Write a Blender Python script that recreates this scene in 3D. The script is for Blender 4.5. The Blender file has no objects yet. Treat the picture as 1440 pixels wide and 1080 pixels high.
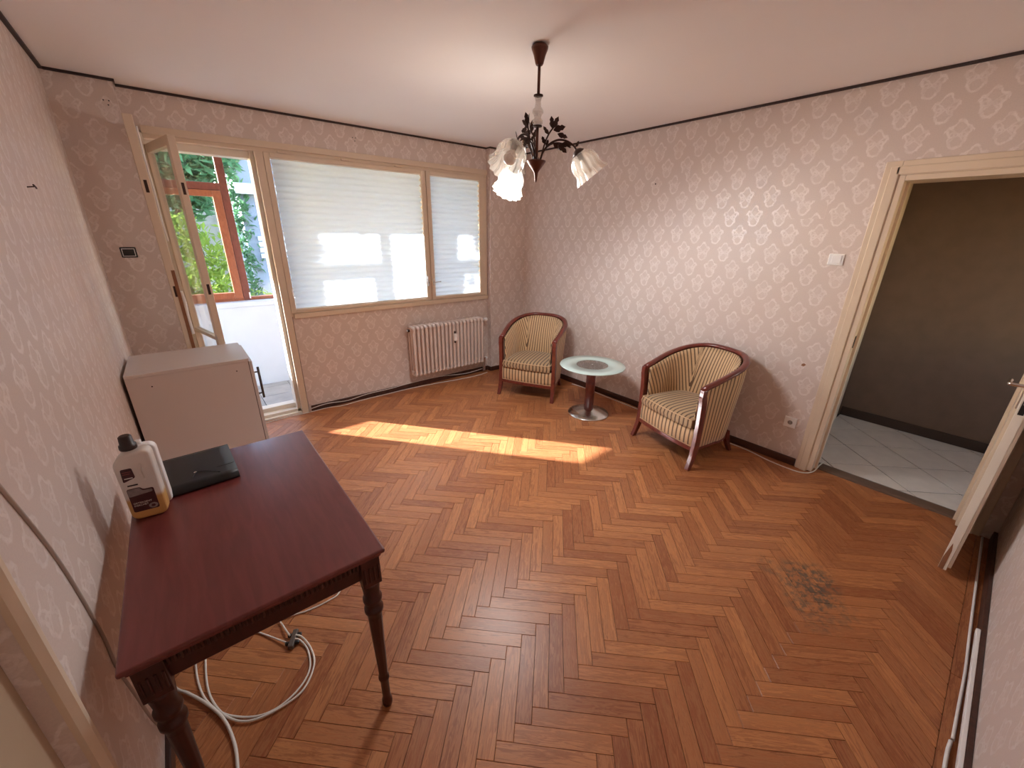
import bpy, bmesh, math, random
from mathutils import Vector, Matrix
random.seed(7)
R = math.radians
sc = bpy.context.scene
COL = sc.collection

# ------------------------------------------------------------------ camera
cam_data = bpy.data.cameras.new('camera')
cam_data.sensor_fit = 'HORIZONTAL'; cam_data.sensor_width = 36.0
cam_data.lens = 561.847 * 36.0 / 1440.0
cam_data.clip_start = 0.02; cam_data.clip_end = 200
CAM = bpy.data.objects.new('camera', cam_data); COL.objects.link(CAM)
YAW, PITCH, ROLL, CAMZ = 0.690195, 0.359830, 0.015126, 1.6762
_fw = Vector((math.sin(YAW)*math.cos(PITCH), math.cos(YAW)*math.cos(PITCH), -math.sin(PITCH)))
_rt = Vector((math.cos(YAW), -math.sin(YAW), 0)); _up = _rt.cross(_fw)
_r2 = _rt*math.cos(ROLL) + _up*math.sin(ROLL); _u2 = _up*math.cos(ROLL) - _rt*math.sin(ROLL)
_m = Matrix((_r2, _u2, -_fw)).transposed().to_4x4(); _m.translation = Vector((0, 0, CAMZ))
CAM.matrix_world = _m
sc.camera = CAM
FPX = 561.847
def project(P):
    d = Vector(P) - Vector((0, 0, CAMZ)); z = d.dot(_fw)
    if z < 0.05: return None
    return (720 + FPX*d.dot(_r2)/z, 540 - FPX*d.dot(_u2)/z)

# ------------------------------------------------------------------ world, sun, exposure
SUN_DIR = Vector((0.628, -0.778, -0.42)).normalized()      # way the sunlight travels
world = bpy.data.worlds.new('world'); sc.world = world; world.use_nodes = True
wn = world.node_tree; bg = wn.nodes['Background']
sky = wn.nodes.new('ShaderNodeTexSky'); sky.sky_type = 'NISHITA'; sky.sun_disc = False
sky.sun_elevation = math.asin(-SUN_DIR.z); sky.sun_rotation = math.atan2(-SUN_DIR.x, -SUN_DIR.y)
sky.air_density = 1.0; sky.dust_density = 0.4
wn.links.new(sky.outputs[0], bg.inputs[0]); bg.inputs[1].default_value = 0.38
sun_d = bpy.data.lights.new('sun', 'SUN'); sun_d.energy = 6.2; sun_d.angle = R(0.6); sun_d.color = (0.98, 0.98, 1.0)
sun = bpy.data.objects.new('sun', sun_d); COL.objects.link(sun)
sun.rotation_euler = SUN_DIR.to_track_quat('-Z', 'Y').to_euler(); sun.location = (-4, 12, 6)
LAMP_POWER = 12.3
sc.view_settings.view_transform = 'Standard'; sc.view_settings.look = 'None'
sc.view_settings.gamma = 1.0; sc.view_settings.use_curve_mapping = False
sc.view_settings.exposure = 2.55
try:
    sc.cycles.use_denoising = True; sc.cycles.adaptive_threshold = 0.02; sc.cycles.max_bounces = 9; sc.cycles.diffuse_bounces = 7; sc.cycles.glossy_bounces = 3; sc.cycles.blur_glossy = 0.5
    sc.cycles.transparent_max_bounces = 16; sc.cycles.sample_clamp_indirect = 6.0
    sc.cycles.caustics_reflective = True; sc.cycles.caustics_refractive = False
except Exception: pass

# ------------------------------------------------------------------ node helpers
class V:
    def __init__(s, nt, sock): s.nt, s.s = nt, sock
    def _m(s, op, b=None, c=None, rev=False):
        n = s.nt.nodes.new('ShaderNodeMath'); n.operation = op
        a_, b_ = (b, s) if rev else (s, b)
        for i, q in enumerate((a_, b_, c)):
            if q is None: continue
            if isinstance(q, V): s.nt.links.new(q.s, n.inputs[i])
            else: n.inputs[i].default_value = float(q)
        return V(s.nt, n.outputs[0])
    def __add__(s, o): return s._m('ADD', o)
    __radd__ = __add__
    def __sub__(s, o): return s._m('SUBTRACT', o)
    def __rsub__(s, o): return s._m('SUBTRACT', o, rev=True)
    def __mul__(s, o): return s._m('MULTIPLY', o)
    __rmul__ = __mul__
    def __truediv__(s, o): return s._m('DIVIDE', o)
    def __pow__(s, o): return s._m('POWER', o)
    def frac(s): return s._m('FRACT')
    def abs(s): return s._m('ABSOLUTE')
    def sqrt(s): return s._m('SQRT')
    def sin(s): return s._m('SINE')
    def cos(s): return s._m('COSINE')
    def atan2(s, o): return s._m('ARCTAN2', o)
    def max(s, o): return s._m('MAXIMUM', o)
    def min(s, o): return s._m('MINIMUM', o)
    def lt(s, o): return s._m('LESS_THAN', o)
    def gt(s, o): return s._m('GREATER_THAN', o)
    def step(s, a, b):                        # smooth 0..1 between a and b
        n = s.nt.nodes.new('ShaderNodeMapRange'); n.interpolation_type = 'SMOOTHSTEP'
        s.nt.links.new(s.s, n.inputs[0]); n.inputs[1].default_value = a; n.inputs[2].default_value = b
        return V(s.nt, n.outputs[0])

class Mat:
    def __init__(s, name, color=(0.8, 0.8, 0.8), rough=0.5, metal=0.0, spec=0.5, coat=0.0):
        s.m = bpy.data.materials.new(name); s.m.use_nodes = True; s.nt = s.m.node_tree
        s.b = s.nt.nodes['Principled BSDF']; s.out = s.nt.nodes['Material Output']
        s.b.inputs['Base Color'].default_value = (*color, 1); s.b.inputs['Roughness'].default_value = rough
        s.b.inputs['Metallic'].default_value = metal; s.b.inputs['Specular IOR Level'].default_value = spec
        s.b.inputs['Coat Weight'].default_value = coat; s.b.inputs['Coat Roughness'].default_value = 0.12
    def new(s, t): return s.nt.nodes.new(t)
    def link(s, a, b): s.nt.links.new(a.s if isinstance(a, V) else a, b)
    def uv(s):
        n = s.new('ShaderNodeUVMap'); n.uv_map = 'UVMap'; sep = s.new('ShaderNodeSeparateXYZ')
        s.link(n.outputs[0], sep.inputs[0]); return n.outputs[0], V(s.nt, sep.outputs[0]), V(s.nt, sep.outputs[1])
    def pos(s):
        n = s.new('ShaderNodeNewGeometry'); sep = s.new('ShaderNodeSeparateXYZ'); s.link(n.outputs['Position'], sep.inputs[0])
        return n.outputs['Position'], [V(s.nt, sep.outputs[i]) for i in range(3)]
    def obj(s):
        n = s.new('ShaderNodeTexCoord'); return n.outputs['Object']
    def vec(s, x, y, z=0.0):
        n = s.new('ShaderNodeCombineXYZ')
        for i, q in enumerate((x, y, z)):
            if isinstance(q, V): s.link(q, n.inputs[i])
            else: n.inputs[i].default_value = q
        return n.outputs[0]
    def noise(s, vec=None, scale=5.0, detail=2.0, rough=0.5, dist=0.0):
        n = s.new('ShaderNodeTexNoise'); n.inputs['Scale'].default_value = scale; n.inputs['Detail'].default_value = detail
        n.inputs['Roughness'].default_value = rough; n.inputs['Distortion'].default_value = dist
        if vec is not None: s.link(vec, n.inputs['Vector'])
        return V(s.nt, n.outputs[0])
    def mix(s, fac, a, b):
        n = s.new('ShaderNodeMix'); n.data_type = 'RGBA'
        for sock, q in ((n.inputs[0], fac), (n.inputs[6], a), (n.inputs[7], b)):
            if isinstance(q, V): s.link(q, sock)
            elif isinstance(q, bpy.types.NodeSocket): s.link(q, sock)
            elif isinstance(q, (int, float)): sock.default_value = q
            else: sock.default_value = (*q, 1)
        return n.outputs[2]
    def color(s, q): s.link(q, s.b.inputs['Base Color']); return s
    def rough(s, q): s.link(q, s.b.inputs['Roughness']); return s
    def bump(s, h, strength=0.2, dist=0.002):
        n = s.new('ShaderNodeBump'); n.inputs['Strength'].default_value = strength; n.inputs['Distance'].default_value = dist
        s.link(h, n.inputs['Height']); s.link(n.outputs[0], s.b.inputs['Normal']); return s

# ------------------------------------------------------------------ materials
def m_plain(name, color, rough=0.5, metal=0.0, spec=0.5, coat=0.0, var=0.06, scale=6.0, bump=0.0):
    m = Mat(name, color, rough, metal, spec, coat)
    n = m.noise(m.obj(), scale, 3.0)
    d = tuple(c*(1-var*2) for c in color); l = tuple(min(1, c*(1+var)) for c in color)
    m.color(m.mix(n, d, l))
    if bump: m.bump(m.noise(m.obj(), scale*18, 2.0), bump, 0.001)
    return m.m

def m_wallpaper(name='wallpaper'):
    m = Mat(name, rough=0.55, spec=0.45)
    raw, u, v = m.uv()
    nz = m.noise(raw, 45.0, 2.0); nz2 = m.noise(m.vec(v, u), 45.0, 2.0)
    u = u + (nz - 0.5)*0.018; v = v + (nz2 - 0.5)*0.018
    def motif(du, dv):
        p = ((u/0.173 + du).frac() - 0.5)*(0.173/0.066)
        q = ((v/0.262 + dv).frac() - 0.5)*(0.262/0.067)
        ap = p.abs()
        def stroke(d, w): return 1.0 - d.abs().step(w*0.45, w*1.35)
        # peaked crown running out to the shoulders, tapering sides, rounded foot, crossed scrolls inside
        roof = stroke(q - 1.0 + 0.92*ap - 0.09*(ap*11.0).sin(), 0.13)*ap.lt(0.86)
        side = stroke(ap - 0.66 + (0.30 - q)*0.25 - 0.05*(q*9.0).sin(), 0.10)*q.gt(-0.66)*q.lt(0.32)
        foot = stroke((p*p + (q + 0.60)*(q + 0.60)).sqrt() - 0.40, 0.10)*q.lt(-0.58)
        qq = (q + 0.06).abs()
        cross = stroke(ap - qq*0.95, 0.10)*qq.lt(0.46)
        scroll = stroke(((ap - 0.36)*(ap - 0.36) + (q + 0.04)*(q + 0.04)).sqrt() - 0.15, 0.08)
        fill = (1.0 - (ap*0.9 + (q*0.55).abs()).step(0.35, 0.75))*0.18
        return roof.max(side).max(foot).max(cross*0.8).max(scroll*0.8).max(fill)
    mk = motif(0.5, 0.5).max(motif(0.0, 0.0))
    pv, P = m.pos()
    big = m.noise(pv, 1.7, 2.0); fine = m.noise(raw, 170.0, 3.0, 0.7); mid = m.noise(raw, 22.0, 2.0)
    mk2 = mk*(0.45 + 0.55*mid.step(0.35, 0.62))
    base = m.mix(big, (0.68, 0.57, 0.515), (0.73, 0.625, 0.57))
    col = m.mix(mk2*0.86, base, (0.90, 0.815, 0.775))
    col = m.mix(fine.step(0.35, 0.72)*0.30, col, (0.55, 0.465, 0.43))
    m.color(col)
    m.rough(0.50 - mk*0.16)
    m.bump(mk*0.7 + fine*0.6, 0.35, 0.0012)
    return m.m

def m_parquet(name='oak_parquet'):
    m = Mat(name, rough=0.38, spec=0.5)
    raw, u, v = m.uv()
    at = m.new('ShaderNodeAttribute'); at.attribute_name = 'rnd'; rnd = V(m.nt, at.outputs['Fac'])
    vec = m.vec(u*1.0, v*9.0, rnd*37.0)
    g1 = m.noise(vec, 9.0, 4.0, 0.6, 1.2)
    rings = ((g1*22.0 + v*70.0*rnd).sin()*0.5 + 0.5)
    pores = m.noise(m.vec(u*3.0, v*60.0, rnd*11.0), 16.0, 2.0, 0.6)
    pv, P = m.pos()
    c1 = m.mix(rnd, (0.30, 0.088, 0.032), (0.58, 0.235, 0.088))
    c2 = m.mix(g1.step(0.35, 0.68)*0.65, c1, (0.24, 0.075, 0.028))
    c3 = m.mix(rings*0.34, c2, (0.60, 0.28, 0.115))
    c4 = m.mix(pores.step(0.56, 0.74)*0.5, c3, (0.15, 0.048, 0.02))
    # worn grey stain near the doorway
    wob = m.noise(pv, 5.0, 4.0, 0.65)
    x, y = P[0], P[1]
    dd = (((x - 2.16)*1.25 + (y - 0.24)*0.5)*((x - 2.16)*1.25 + (y - 0.24)*0.5)*9.0 + ((y - 0.24) - (x - 2.16)*0.35)*((y - 0.24) - (x - 2.16)*0.35)*28.0).sqrt()
    st = 1.0 - (dd*0.62 + (wob - 0.5)*1.5).step(0.25, 0.70)
    sp = m.noise(pv, 26.0, 3.0, 0.7)
    c5 = m.mix(st*sp.step(0.40, 0.60)*0.85, c4, (0.085, 0.075, 0.058))
    m.color(c5)
    wear = m.noise(pv, 3.0, 3.0)
    m.rough(0.27 + wear*0.14 + pores*0.08 + st*0.15)
    m.bump(pores*0.6 + g1*0.5, 0.16, 0.0008)
    return m.m

def m_mahogany(name, c=(0.20, 0.038, 0.024), c2=(0.115, 0.020, 0.014), rough=0.28, coat=0.35):
    m = Mat(name, c, rough, 0, 0.5, coat)
    mp = m.new('ShaderNodeMapping'); mp.inputs['Scale'].default_value = (14, 1.6, 6); m.link(m.obj(), mp.inputs[0])
    n = m.noise(mp.outputs[0], 3.0, 4.0, 0.55, 0.6)
    m.color(m.mix(n.step(0.25, 0.75), c, c2)); return m.m

def m_stripe(name, tone=1.0):
    m = Mat(name, rough=0.62, spec=0.3)
    raw, u, v = m.uv()
    f = (u/0.0365).frac()
    dark = 1.0 - (f - 0.5).abs().step(0.13, 0.19)
    fine = 1.0 - (((u/0.0365 + 0.5).frac()) - 0.5).abs().step(0.03, 0.07)
    n = m.noise(raw, 60.0, 3.0)
    c = m.mix(n, tuple(q*tone for q in (0.56, 0.36, 0.19)), tuple(q*tone for q in (0.70, 0.48, 0.27)))
    c = m.mix(fine*0.35, c, tuple(q*tone for q in (0.75, 0.58, 0.38)))
    c = m.mix(dark*0.92, c, tuple(q*tone for q in (0.10, 0.052, 0.03)))
    m.color(c); m.b.inputs['Sheen Weight'].default_value = 0.25
    m.bump(m.noise(raw, 900.0, 2.0), 0.15, 0.0005); return m.m

def m_glass(name, tint=(1, 1, 1), gloss=1.0, extra=0.0):
    m = Mat(name); nt = m.nt
    tr = m.new('ShaderNodeBsdfTransparent'); tr.inputs[0].default_value = (*tint, 1)
    gl = m.new('ShaderNodeBsdfGlossy'); gl.inputs['Roughness'].default_value = 0.02
    lw = m.new('ShaderNodeLayerWeight'); lw.inputs[0].default_value = 0.5
    fac = (V(nt, lw.outputs['Facing'])**4.0)*(0.85*min(1.0, gloss)) + 0.035*gloss + extra
    mx = m.new('ShaderNodeMixShader'); m.link(fac, mx.inputs[0]); m.link(tr.outputs[0], mx.inputs[1]); m.link(gl.outputs[0], mx.inputs[2])
    m.link(mx.outputs[0], m.out.inputs[0]); return m.m

def m_translucent(name, col, fac=0.5, back=None, transp=0.0, var=0.0):
    m = Mat(name); nt = m.nt
    tl = m.new('ShaderNodeBsdfTranslucent'); tl.inputs[0].default_value = (*(back or col), 1)
    df = m.new('ShaderNodeBsdfDiffuse'); df.inputs[0].default_value = (*col, 1)
    if var:
        n = m.noise(m.obj(), 2.3, 3.0); c = m.mix(n, tuple(q*(1-var) for q in col), tuple(min(1, q*(1+var)) for q in col))
        m.link(c, df.inputs[0]); m.link(c, tl.inputs[0])
    mx = m.new('ShaderNodeMixShader'); mx.inputs[0].default_value = fac
    m.link(df.outputs[0], mx.inputs[1]); m.link(tl.outputs[0], mx.inputs[2]); last = mx
    if transp:
        tr = m.new('ShaderNodeBsdfTransparent'); m2 = m.new('ShaderNodeMixShader'); m2.inputs[0].default_value = transp
        m.link(last.outputs[0], m2.inputs[1]); m.link(tr.outputs[0], m2.inputs[2]); last = m2
    m.link(last.outputs[0], m.out.inputs[0]); return m.m

def m_emit(name, col, st):
    m = Mat(name); e = m.new('ShaderNodeEmission'); e.inputs[0].default_value = (*col, 1); e.inputs[1].default_value = st
    m.link(e.outputs[0], m.out.inputs[0]); return m.m

MT = dict(
    wallpaper=m_wallpaper(), parquet=m_parquet(),
    ceiling=m_plain('ceiling_plaster', (0.89, 0.86, 0.85), 0.85, var=0.02, scale=1.2),
    cream=m_plain('cream_gloss_paint', (0.74, 0.61, 0.47), 0.35, var=0.05),
    cream_light=m_plain('pale_cream_paint', (0.86, 0.80, 0.70), 0.38, var=0.04),
    tan_paint=m_plain('tan_painted_door', (0.46, 0.35, 0.24), 0.5, var=0.05, bump=0.15),
    whitewall=m_plain('balcony_white_paint', (0.62, 0.66, 0.72), 0.7, var=0.03),
    laminate=m_plain('white_laminate', (0.68, 0.60, 0.56), 0.42, var=0.015),
    laminate_edge=m_plain('dark_laminate_joint', (0.10, 0.06, 0.05), 0.6),
    steel=m_plain('brushed_steel', (0.78, 0.76, 0.73), 0.24, 1.0, var=0.05),
    chrome=m_plain('chrome', (0.78, 0.77, 0.75), 0.15, 1.0, var=0.02),
    darkmetal=m_plain('dark_bronze_metal', (0.055, 0.028, 0.022), 0.42, 0.6, var=0.2),
    copper=m_plain('copper_brown_metal', (0.13, 0.045, 0.028), 0.32, 0.5, var=0.15),
    base=m_mahogany('dark_brown_skirting', (0.085, 0.032, 0.020), (0.045, 0.016, 0.012), 0.4, 0.1),
    trim=m_plain('dark_ceiling_cord', (0.045, 0.026, 0.024), 0.7),
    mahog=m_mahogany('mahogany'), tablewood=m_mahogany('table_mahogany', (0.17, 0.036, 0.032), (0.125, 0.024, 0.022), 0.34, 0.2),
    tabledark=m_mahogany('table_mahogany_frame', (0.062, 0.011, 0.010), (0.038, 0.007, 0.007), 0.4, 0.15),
    stripe=m_stripe('striped_upholstery'), stripe_seat=m_stripe('striped_cushion', 0.72),
    piping=m_plain('beige_piping', (0.62, 0.42, 0.24), 0.6),
    radiator=m_plain('radiator_enamel', (0.78, 0.66, 0.60), 0.35, var=0.03),
    glass=m_glass('window_glass'), blind=m_translucent('pleated_blind_fabric', (0.70, 0.79, 0.86), 0.37),
    frost=m_plain('frosted_green_glass', (0.60, 0.74, 0.70), 0.18, var=0.02),
    tintglass=m_glass('clear_table_glass', (0.72, 0.70, 0.68), 1.4, 0.06),
    brownframe=m_mahogany('red_brown_frame', (0.36, 0.105, 0.045), (0.27, 0.075, 0.03), 0.35, 0.2),
    darkwoodframe=m_mahogany('dark_red_frame', (0.20, 0.05, 0.03), (0.15, 0.035, 0.02), 0.4, 0.1),
    cable=m_plain('white_cable', (0.80, 0.76, 0.70), 0.45, var=0.02),
    greycable=m_plain('grey_cable', (0.45, 0.37, 0.32), 0.5, var=0.04),
    plastic=m_plain('white_plastic', (0.90, 0.89, 0.88), 0.35, var=0.01),
    black=m_plain('black_plastic', (0.014, 0.014, 0.015), 0.35, var=0.1),
    blackmat=m_plain('black_leatherette', (0.012, 0.012, 0.013), 0.45, var=0.15, bump=0.2),
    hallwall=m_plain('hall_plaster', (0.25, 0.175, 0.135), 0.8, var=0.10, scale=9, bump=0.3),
    tile=m_plain('grey_floor_tile', (0.88, 0.81, 0.74), 0.3, var=0.08, scale=9),
    grout=m_plain('dark_grout', (0.07, 0.065, 0.06), 0.8),
    concrete=m_plain('balcony_floor', (0.42, 0.41, 0.40), 0.7, var=0.15, scale=8),
    handlemetal=m_plain('dark_grey_handle', (0.12, 0.11, 0.11), 0.35, 0.6),
    rust=m_plain('bare_wood', (0.30, 0.13, 0.06), 0.6, var=0.2, scale=12),
)

# ------------------------------------------------------------------ mesh helpers
class MB:
    def __init__(s): s.v, s.f, s.uv, s.sm = [], [], {}, []
    def face(s, idx, uv=None, smooth=False):
        s.f.append(tuple(idx)); s.sm.append(smooth)
        if uv: s.uv[len(s.f)-1] = uv
    def box(s, x0, x1, y0, y1, z0, z1, M=None):
        b = len(s.v); P = [(x, y, z) for z in (z0, z1) for y in (y0, y1) for x in (x0, x1)]
        s.v += [tuple(M @ Vector(p)) for p in P] if M else P
        for q in ((0,2,3,1), (4,5,7,6), (0,1,5,4), (2,6,7,3), (0,4,6,2), (1,3,7,5)): s.face([b+i for i in q])
        return s
    def prism(s, poly, h0, h1, axis='z', M=None):
        n = len(poly); b = len(s.v)
        def mk(p, h): return {'z': (p[0], p[1], h), 'y': (p[0], h, p[1]), 'x': (h, p[0], p[1])}[axis]
        P = [mk(p, h0) for p in poly] + [mk(p, h1) for p in poly]
        s.v += [tuple(M @ Vector(p)) for p in P] if M else P
        s.face([b+i for i in range(n)][::-1]); s.face([b+n+i for i in range(n)])
        for i in range(n): j = (i+1) % n; s.face((b+i, b+j, b+n+j, b+n+i))
        return s
    def lathe(s, prof, seg=24, M=None, ribs=None, cap=True):
        b = len(s.v); k = len(prof)
        for r, z in prof:
            for i in range(seg):
                a = 2*math.pi*i/seg; rr = r*(1 + (ribs(a, z) if ribs else 0))
                p = Vector((rr*math.cos(a), rr*math.sin(a), z)); s.v.append(tuple(M @ p) if M else tuple(p))
        for j in range(k-1):
            for i in range(seg):
                i2 = (i+1) % seg; s.face((b+j*seg+i, b+j*seg+i2, b+(j+1)*seg+i2, b+(j+1)*seg+i), smooth=True)
        if cap:
            s.face([b+i for i in range(seg)][::-1]); s.face([b+(k-1)*seg+i for i in range(seg)])
        return s
    def tube(s, pts, r, seg=8, cap=True, flat=None):
        pts = [Vector(p) for p in pts]; n = len(pts); b = len(s.v)
        rr = r if isinstance(r, (list, tuple)) else [r]*n
        t0 = (pts[1]-pts[0]).normalized(); ref = Vector((0, 0, 1)) if abs(t0.z) < 0.9 else Vector((1, 0, 0))
        nrm = t0.cross(ref).normalized()
        for i, p in enumerate(pts):
            t = (pts[min(i+1, n-1)] - pts[max(i-1, 0)]).normalized()
            nrm = (nrm - t*nrm.dot(t)); nrm = nrm.normalized() if nrm.length > 1e-6 else t.orthogonal().normalized()
            bn = t.cross(nrm)
            for k in range(seg):
                a = 2*math.pi*k/seg; s.v.append(tuple(p + nrm*math.cos(a)*rr[i] + bn*math.sin(a)*rr[i]*(flat or 1)))
        for i in range(n-1):
            for k in range(seg):
                k2 = (k+1) % seg; s.face((b+i*seg+k, b+i*seg+k2, b+(i+1)*seg+k2, b+(i+1)*seg+k), smooth=True)
        if cap: s.face([b+k for k in range(seg)][::-1]); s.face([b+(n-1)*seg+k for k in range(seg)])
        return s
    def sweep(s, path, prof, up=(0, 0, 1), closed=False, smooth=True):
        """profile (side, up) swept along path; the first path direction fixes the side vector"""
        path = [Vector(p) for p in path]; n = len(path); b = len(s.v); k = len(prof); up = Vector(up)
        for i, p in enumerate(path):
            if closed: t = path[(i+1) % n] - path[i-1]
            else: t = path[min(i+1, n-1)] - path[max(i-1, 0)]
            t.normalize(); side = t.cross(up).normalized(); u = side.cross(t).normalized()
            for a, c in prof: s.v.append(tuple(p + side*a + u*c))
        for i in range(n if closed else n-1):
            i2 = (i+1) % n
            for j in range(k):
                j2 = (j+1) % k; s.face((b+i*k+j, b+i2*k+j, b+i2*k+j2, b+i*k+j2), smooth=smooth)
        if not closed: s.face([b+j for j in range(k)]); s.face([b+(n-1)*k+j for j in range(k)][::-1])
        return s
    def grid(s, fn, nu, nv, uvfn=None, smooth=True, flip=False):
        b = len(s.v)
        for j in range(nv+1):
            for i in range(nu+1): s.v.append(tuple(fn(i/nu, j/nv)))
        for j in range(nv):
            for i in range(nu):
                q = [(i, j), (i+1, j), (i+1, j+1), (i, j+1)]
                if flip: q = q[::-1]
                s.face([b + jj*(nu+1) + ii for ii, jj in q], [uvfn(ii/nu, jj/nv) for ii, jj in q] if uvfn else None, smooth)
        return s
    def build(s, name, mat, parent=None, org=None, bevel=0.0, wall_uv=None, seg=2, smooth_all=False, sub=0, solid=0.0):
        me = bpy.data.meshes.new(name)
        o_ = Vector(org) if org else Vector((0, 0, 0))
        me.from_pydata([tuple(Vector(p) - o_) for p in s.v], [], s.f)
        for i, p in enumerate(me.polygons): p.use_smooth = s.sm[i] or smooth_all
        if s.uv or wall_uv:
            L = me.uv_layers.new(name='UVMap')
            for p in me.polygons:
                if p.index in s.uv:
                    for li, q in zip(p.loop_indices, s.uv[p.index]): L.data[li].uv = q
                elif wall_uv:
                    for li in p.loop_indices:
                        w = Vector(s.v[me.loops[li].vertex_index]); nx, ny, nz = (abs(c) for c in p.normal)
                        if nx >= ny and nx >= nz: q = (w.y - 2.577, w.z - 1.561)
                        elif ny >= nz: q = (w.x - 1.111, w.z - 0.542)
                        else: q = (w.x, w.y)
                        L.data[li].uv = q
        me.materials.append(MT[mat] if isinstance(mat, str) else mat)
        o = bpy.data.objects.new(name, me); COL.objects.link(o)
        if org and parent is None: o.location = org
        if parent: o.parent = parent
        if solid:
            md = o.modifiers.new('solid', 'SOLIDIFY'); md.thickness = solid; md.offset = 0
        if bevel:
            md = o.modifiers.new('bevel', 'BEVEL'); md.width = bevel; md.segments = seg; md.limit_method = 'ANGLE'; md.angle_limit = R(40)
        if sub:
            md = o.modifiers.new('sub', 'SUBSURF'); md.levels = sub; md.render_levels = sub
        return o

def tag(o, label=None, cat=None, group=None, kind=None):
    if label: o['label'] = label
    if cat: o['category'] = cat
    if group: o['group'] = group
    if kind: o['kind'] = kind
    return o
def thing(name, label, cat, loc=(0, 0, 0), rotz=0.0, group=None, kind=None):
    o = bpy.data.objects.new(name, None); COL.objects.link(o); o.empty_display_size = 0.1
    o.location = loc; o.rotation_euler = (0, 0, rotz); return tag(o, label, cat, group, kind)
def struct(name, mb, mat, label, cat, **k):
    return tag(mb.build(name, mat, **k), label, cat, kind='structure')
def rbox(x0, x1, y0, y1, z0, z1, M=None): return MB().box(x0, x1, y0, y1, z0, z1, M)
def smoothpath(pts, n=8):
    """Catmull-Rom through pts"""
    P = [Vector(p) for p in pts]; P = [P[0]*2 - P[1]] + P + [P[-1]*2 - P[-2]]; out = []
    for i in range(1, len(P)-2):
        for k in range(n):
            t = k/n; a, b, c, d = P[i-1], P[i], P[i+1], P[i+2]
            out.append(0.5*((2*b) + (c-a)*t + (2*a-5*b+4*c-d)*t*t + (3*b-a-3*c+d)*t*t*t))
    out.append(P[-2]); return out

# ================================================================== ROOM SHELL
XL, XR, YB, YF, H = -0.36, 3.457, 4.056, -0.361, 2.55
YPL, XPL = 3.94, -0.047          # left pier
YPR, XPR = 3.986, 2.932          # right pier
WT = 0.19                        # wall thickness
DY0, DY1, DH = -0.225, 0.600, 2.03    # doorway to the hall (in the right wall)

b = MB(); b.box(XR, XR+WT, DY1, YB+WT, -0.1, H); b.box(XR, XR+WT, DY0, DY1, DH, H); b.box(XR, XR+WT, YF-0.14, DY0, -0.1, H)
wall_right = struct('wall_right', b, 'wallpaper', 'right wall in pink damask wallpaper with the hall doorway', 'wall', wall_uv=True)
for (y0, y1, z0, z1) in ((0.922, 1.145, 1.80, 1.915), (1.93, 2.03, 2.10, 2.17), (2.55, 2.66, 1.78, 1.86)):
    p = rbox(XR-0.0012, XR, y0, y1, z0, z1)
    o = p.build('wallpaper_patch', 'wallpaper', wall_right, wall_uv=True)
    for d in o.data.uv_layers[0].data: d.uv = (d.uv[0] + 0.05, d.uv[1] + 0.06)
DX0, DX1, WZ0, WZ1 = 0.0, 0.75, 0.94, 2.30       # balcony door opening, window sill and head
b = MB(); b.box(XL-0.14, XPL, YPL, YB+WT, -0.1, H); b.box(XPL, DX0, YB, YB+WT, -0.1, H); b.box(XPR, XR, YPR, YB+WT, -0.1, H)
b.box(DX0, XPR, YB, YB+WT, WZ1, H); b.box(DX1, XPR, YB, YB+WT, -0.1, WZ0)
b.box(2.905, XPR, YB, YB+WT, WZ0, WZ1)
struct('wall_back', b, 'wallpaper', 'window wall in damask wallpaper between two shallow piers', 'wall', wall_uv=True)
LY0, LY1 = 0.08, 0.955           # door in the left wall, next to the camera
b = MB(); b.box(XL-0.14, XL, LY1, YPL, -0.1, H); b.box(XL-0.14, XL, LY0, LY1, DH, H); b.box(XL-0.14, XL, YF-0.14, LY0, -0.1, H)
struct('wall_left', b, 'wallpaper', 'left wall in speckled pink wallpaper running beside the writing table', 'wall', wall_uv=True)
b = rbox(XL, XR, YF-0.14, YF, -0.1, H)
struct('wall_front', b, 'wallpaper', 'wall behind the open hall door with a skirting of cables', 'wall', wall_uv=True)
b = rbox(XL-0.14, XR+WT, YF-0.14, YB+WT, H, H+0.12)
struct('ceiling', b, 'ceiling', 'plain off-white plaster ceiling edged by a dark cord', 'ceiling')

# dark cord along the top of the walls
def cord(n, pts, label):
    struct('trim_%d' % n, MB().sweep(pts, [(-0.009, -0.013), (0.009, -0.013), (0.009, 0.0), (-0.009, 0.0)], smooth=False), 'trim', label, 'trim')
zc = H - 0.0005; e = 0.009
cord(1, [(XL+e, YF, zc), (XL+e, YPL-e, zc)], 'dark cord along the left wall under the ceiling')
cord(2, [(XL+2*e, YPL-e, zc), (XPL+e, YPL-e, zc), (XPL+e, YB-e, zc), (XPR-e, YB-e, zc), (XPR-e, YPR-e, zc), (XR-2*e, YPR-e, zc)], 'dark cord above the window wall under the ceiling')
cord(3, [(XR-e, YPR-e, zc), (XR-e, YF, zc)], 'dark cord along the doorway wall under the ceiling')
# skirtings
def skirting(name, label, *boxes):
    b = MB()
    for q in boxes: b.box(*q)
    struct(name, b, 'base', label, 'skirting', bevel=0.004)
skirting('baseboard_right', 'dark brown skirting under the doorway wall', (XR-0.016, XR, 0.685, YPR, 0, 0.062))
skirting('baseboard_back', 'dark brown skirting under the radiator', (DX1+0.02, XPR-0.001, YB-0.016, YB, 0, 0.055), (XPR-0.016, XPR, YPR-0.016, YB-0.016, 0, 0.055), (XPR, XR-0.016, YPR-0.016, YPR, 0, 0.055))
skirting('baseboard_left', 'dark brown skirting under the writing table wall', (XL, XL+0.016, 1.02, YPL, 0, 0.06))
skirting('baseboard_front', 'dark brown skirting along the wall behind the open door', (XL, XR-0.02, YF, YF+0.018, 0, 0.068))

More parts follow.
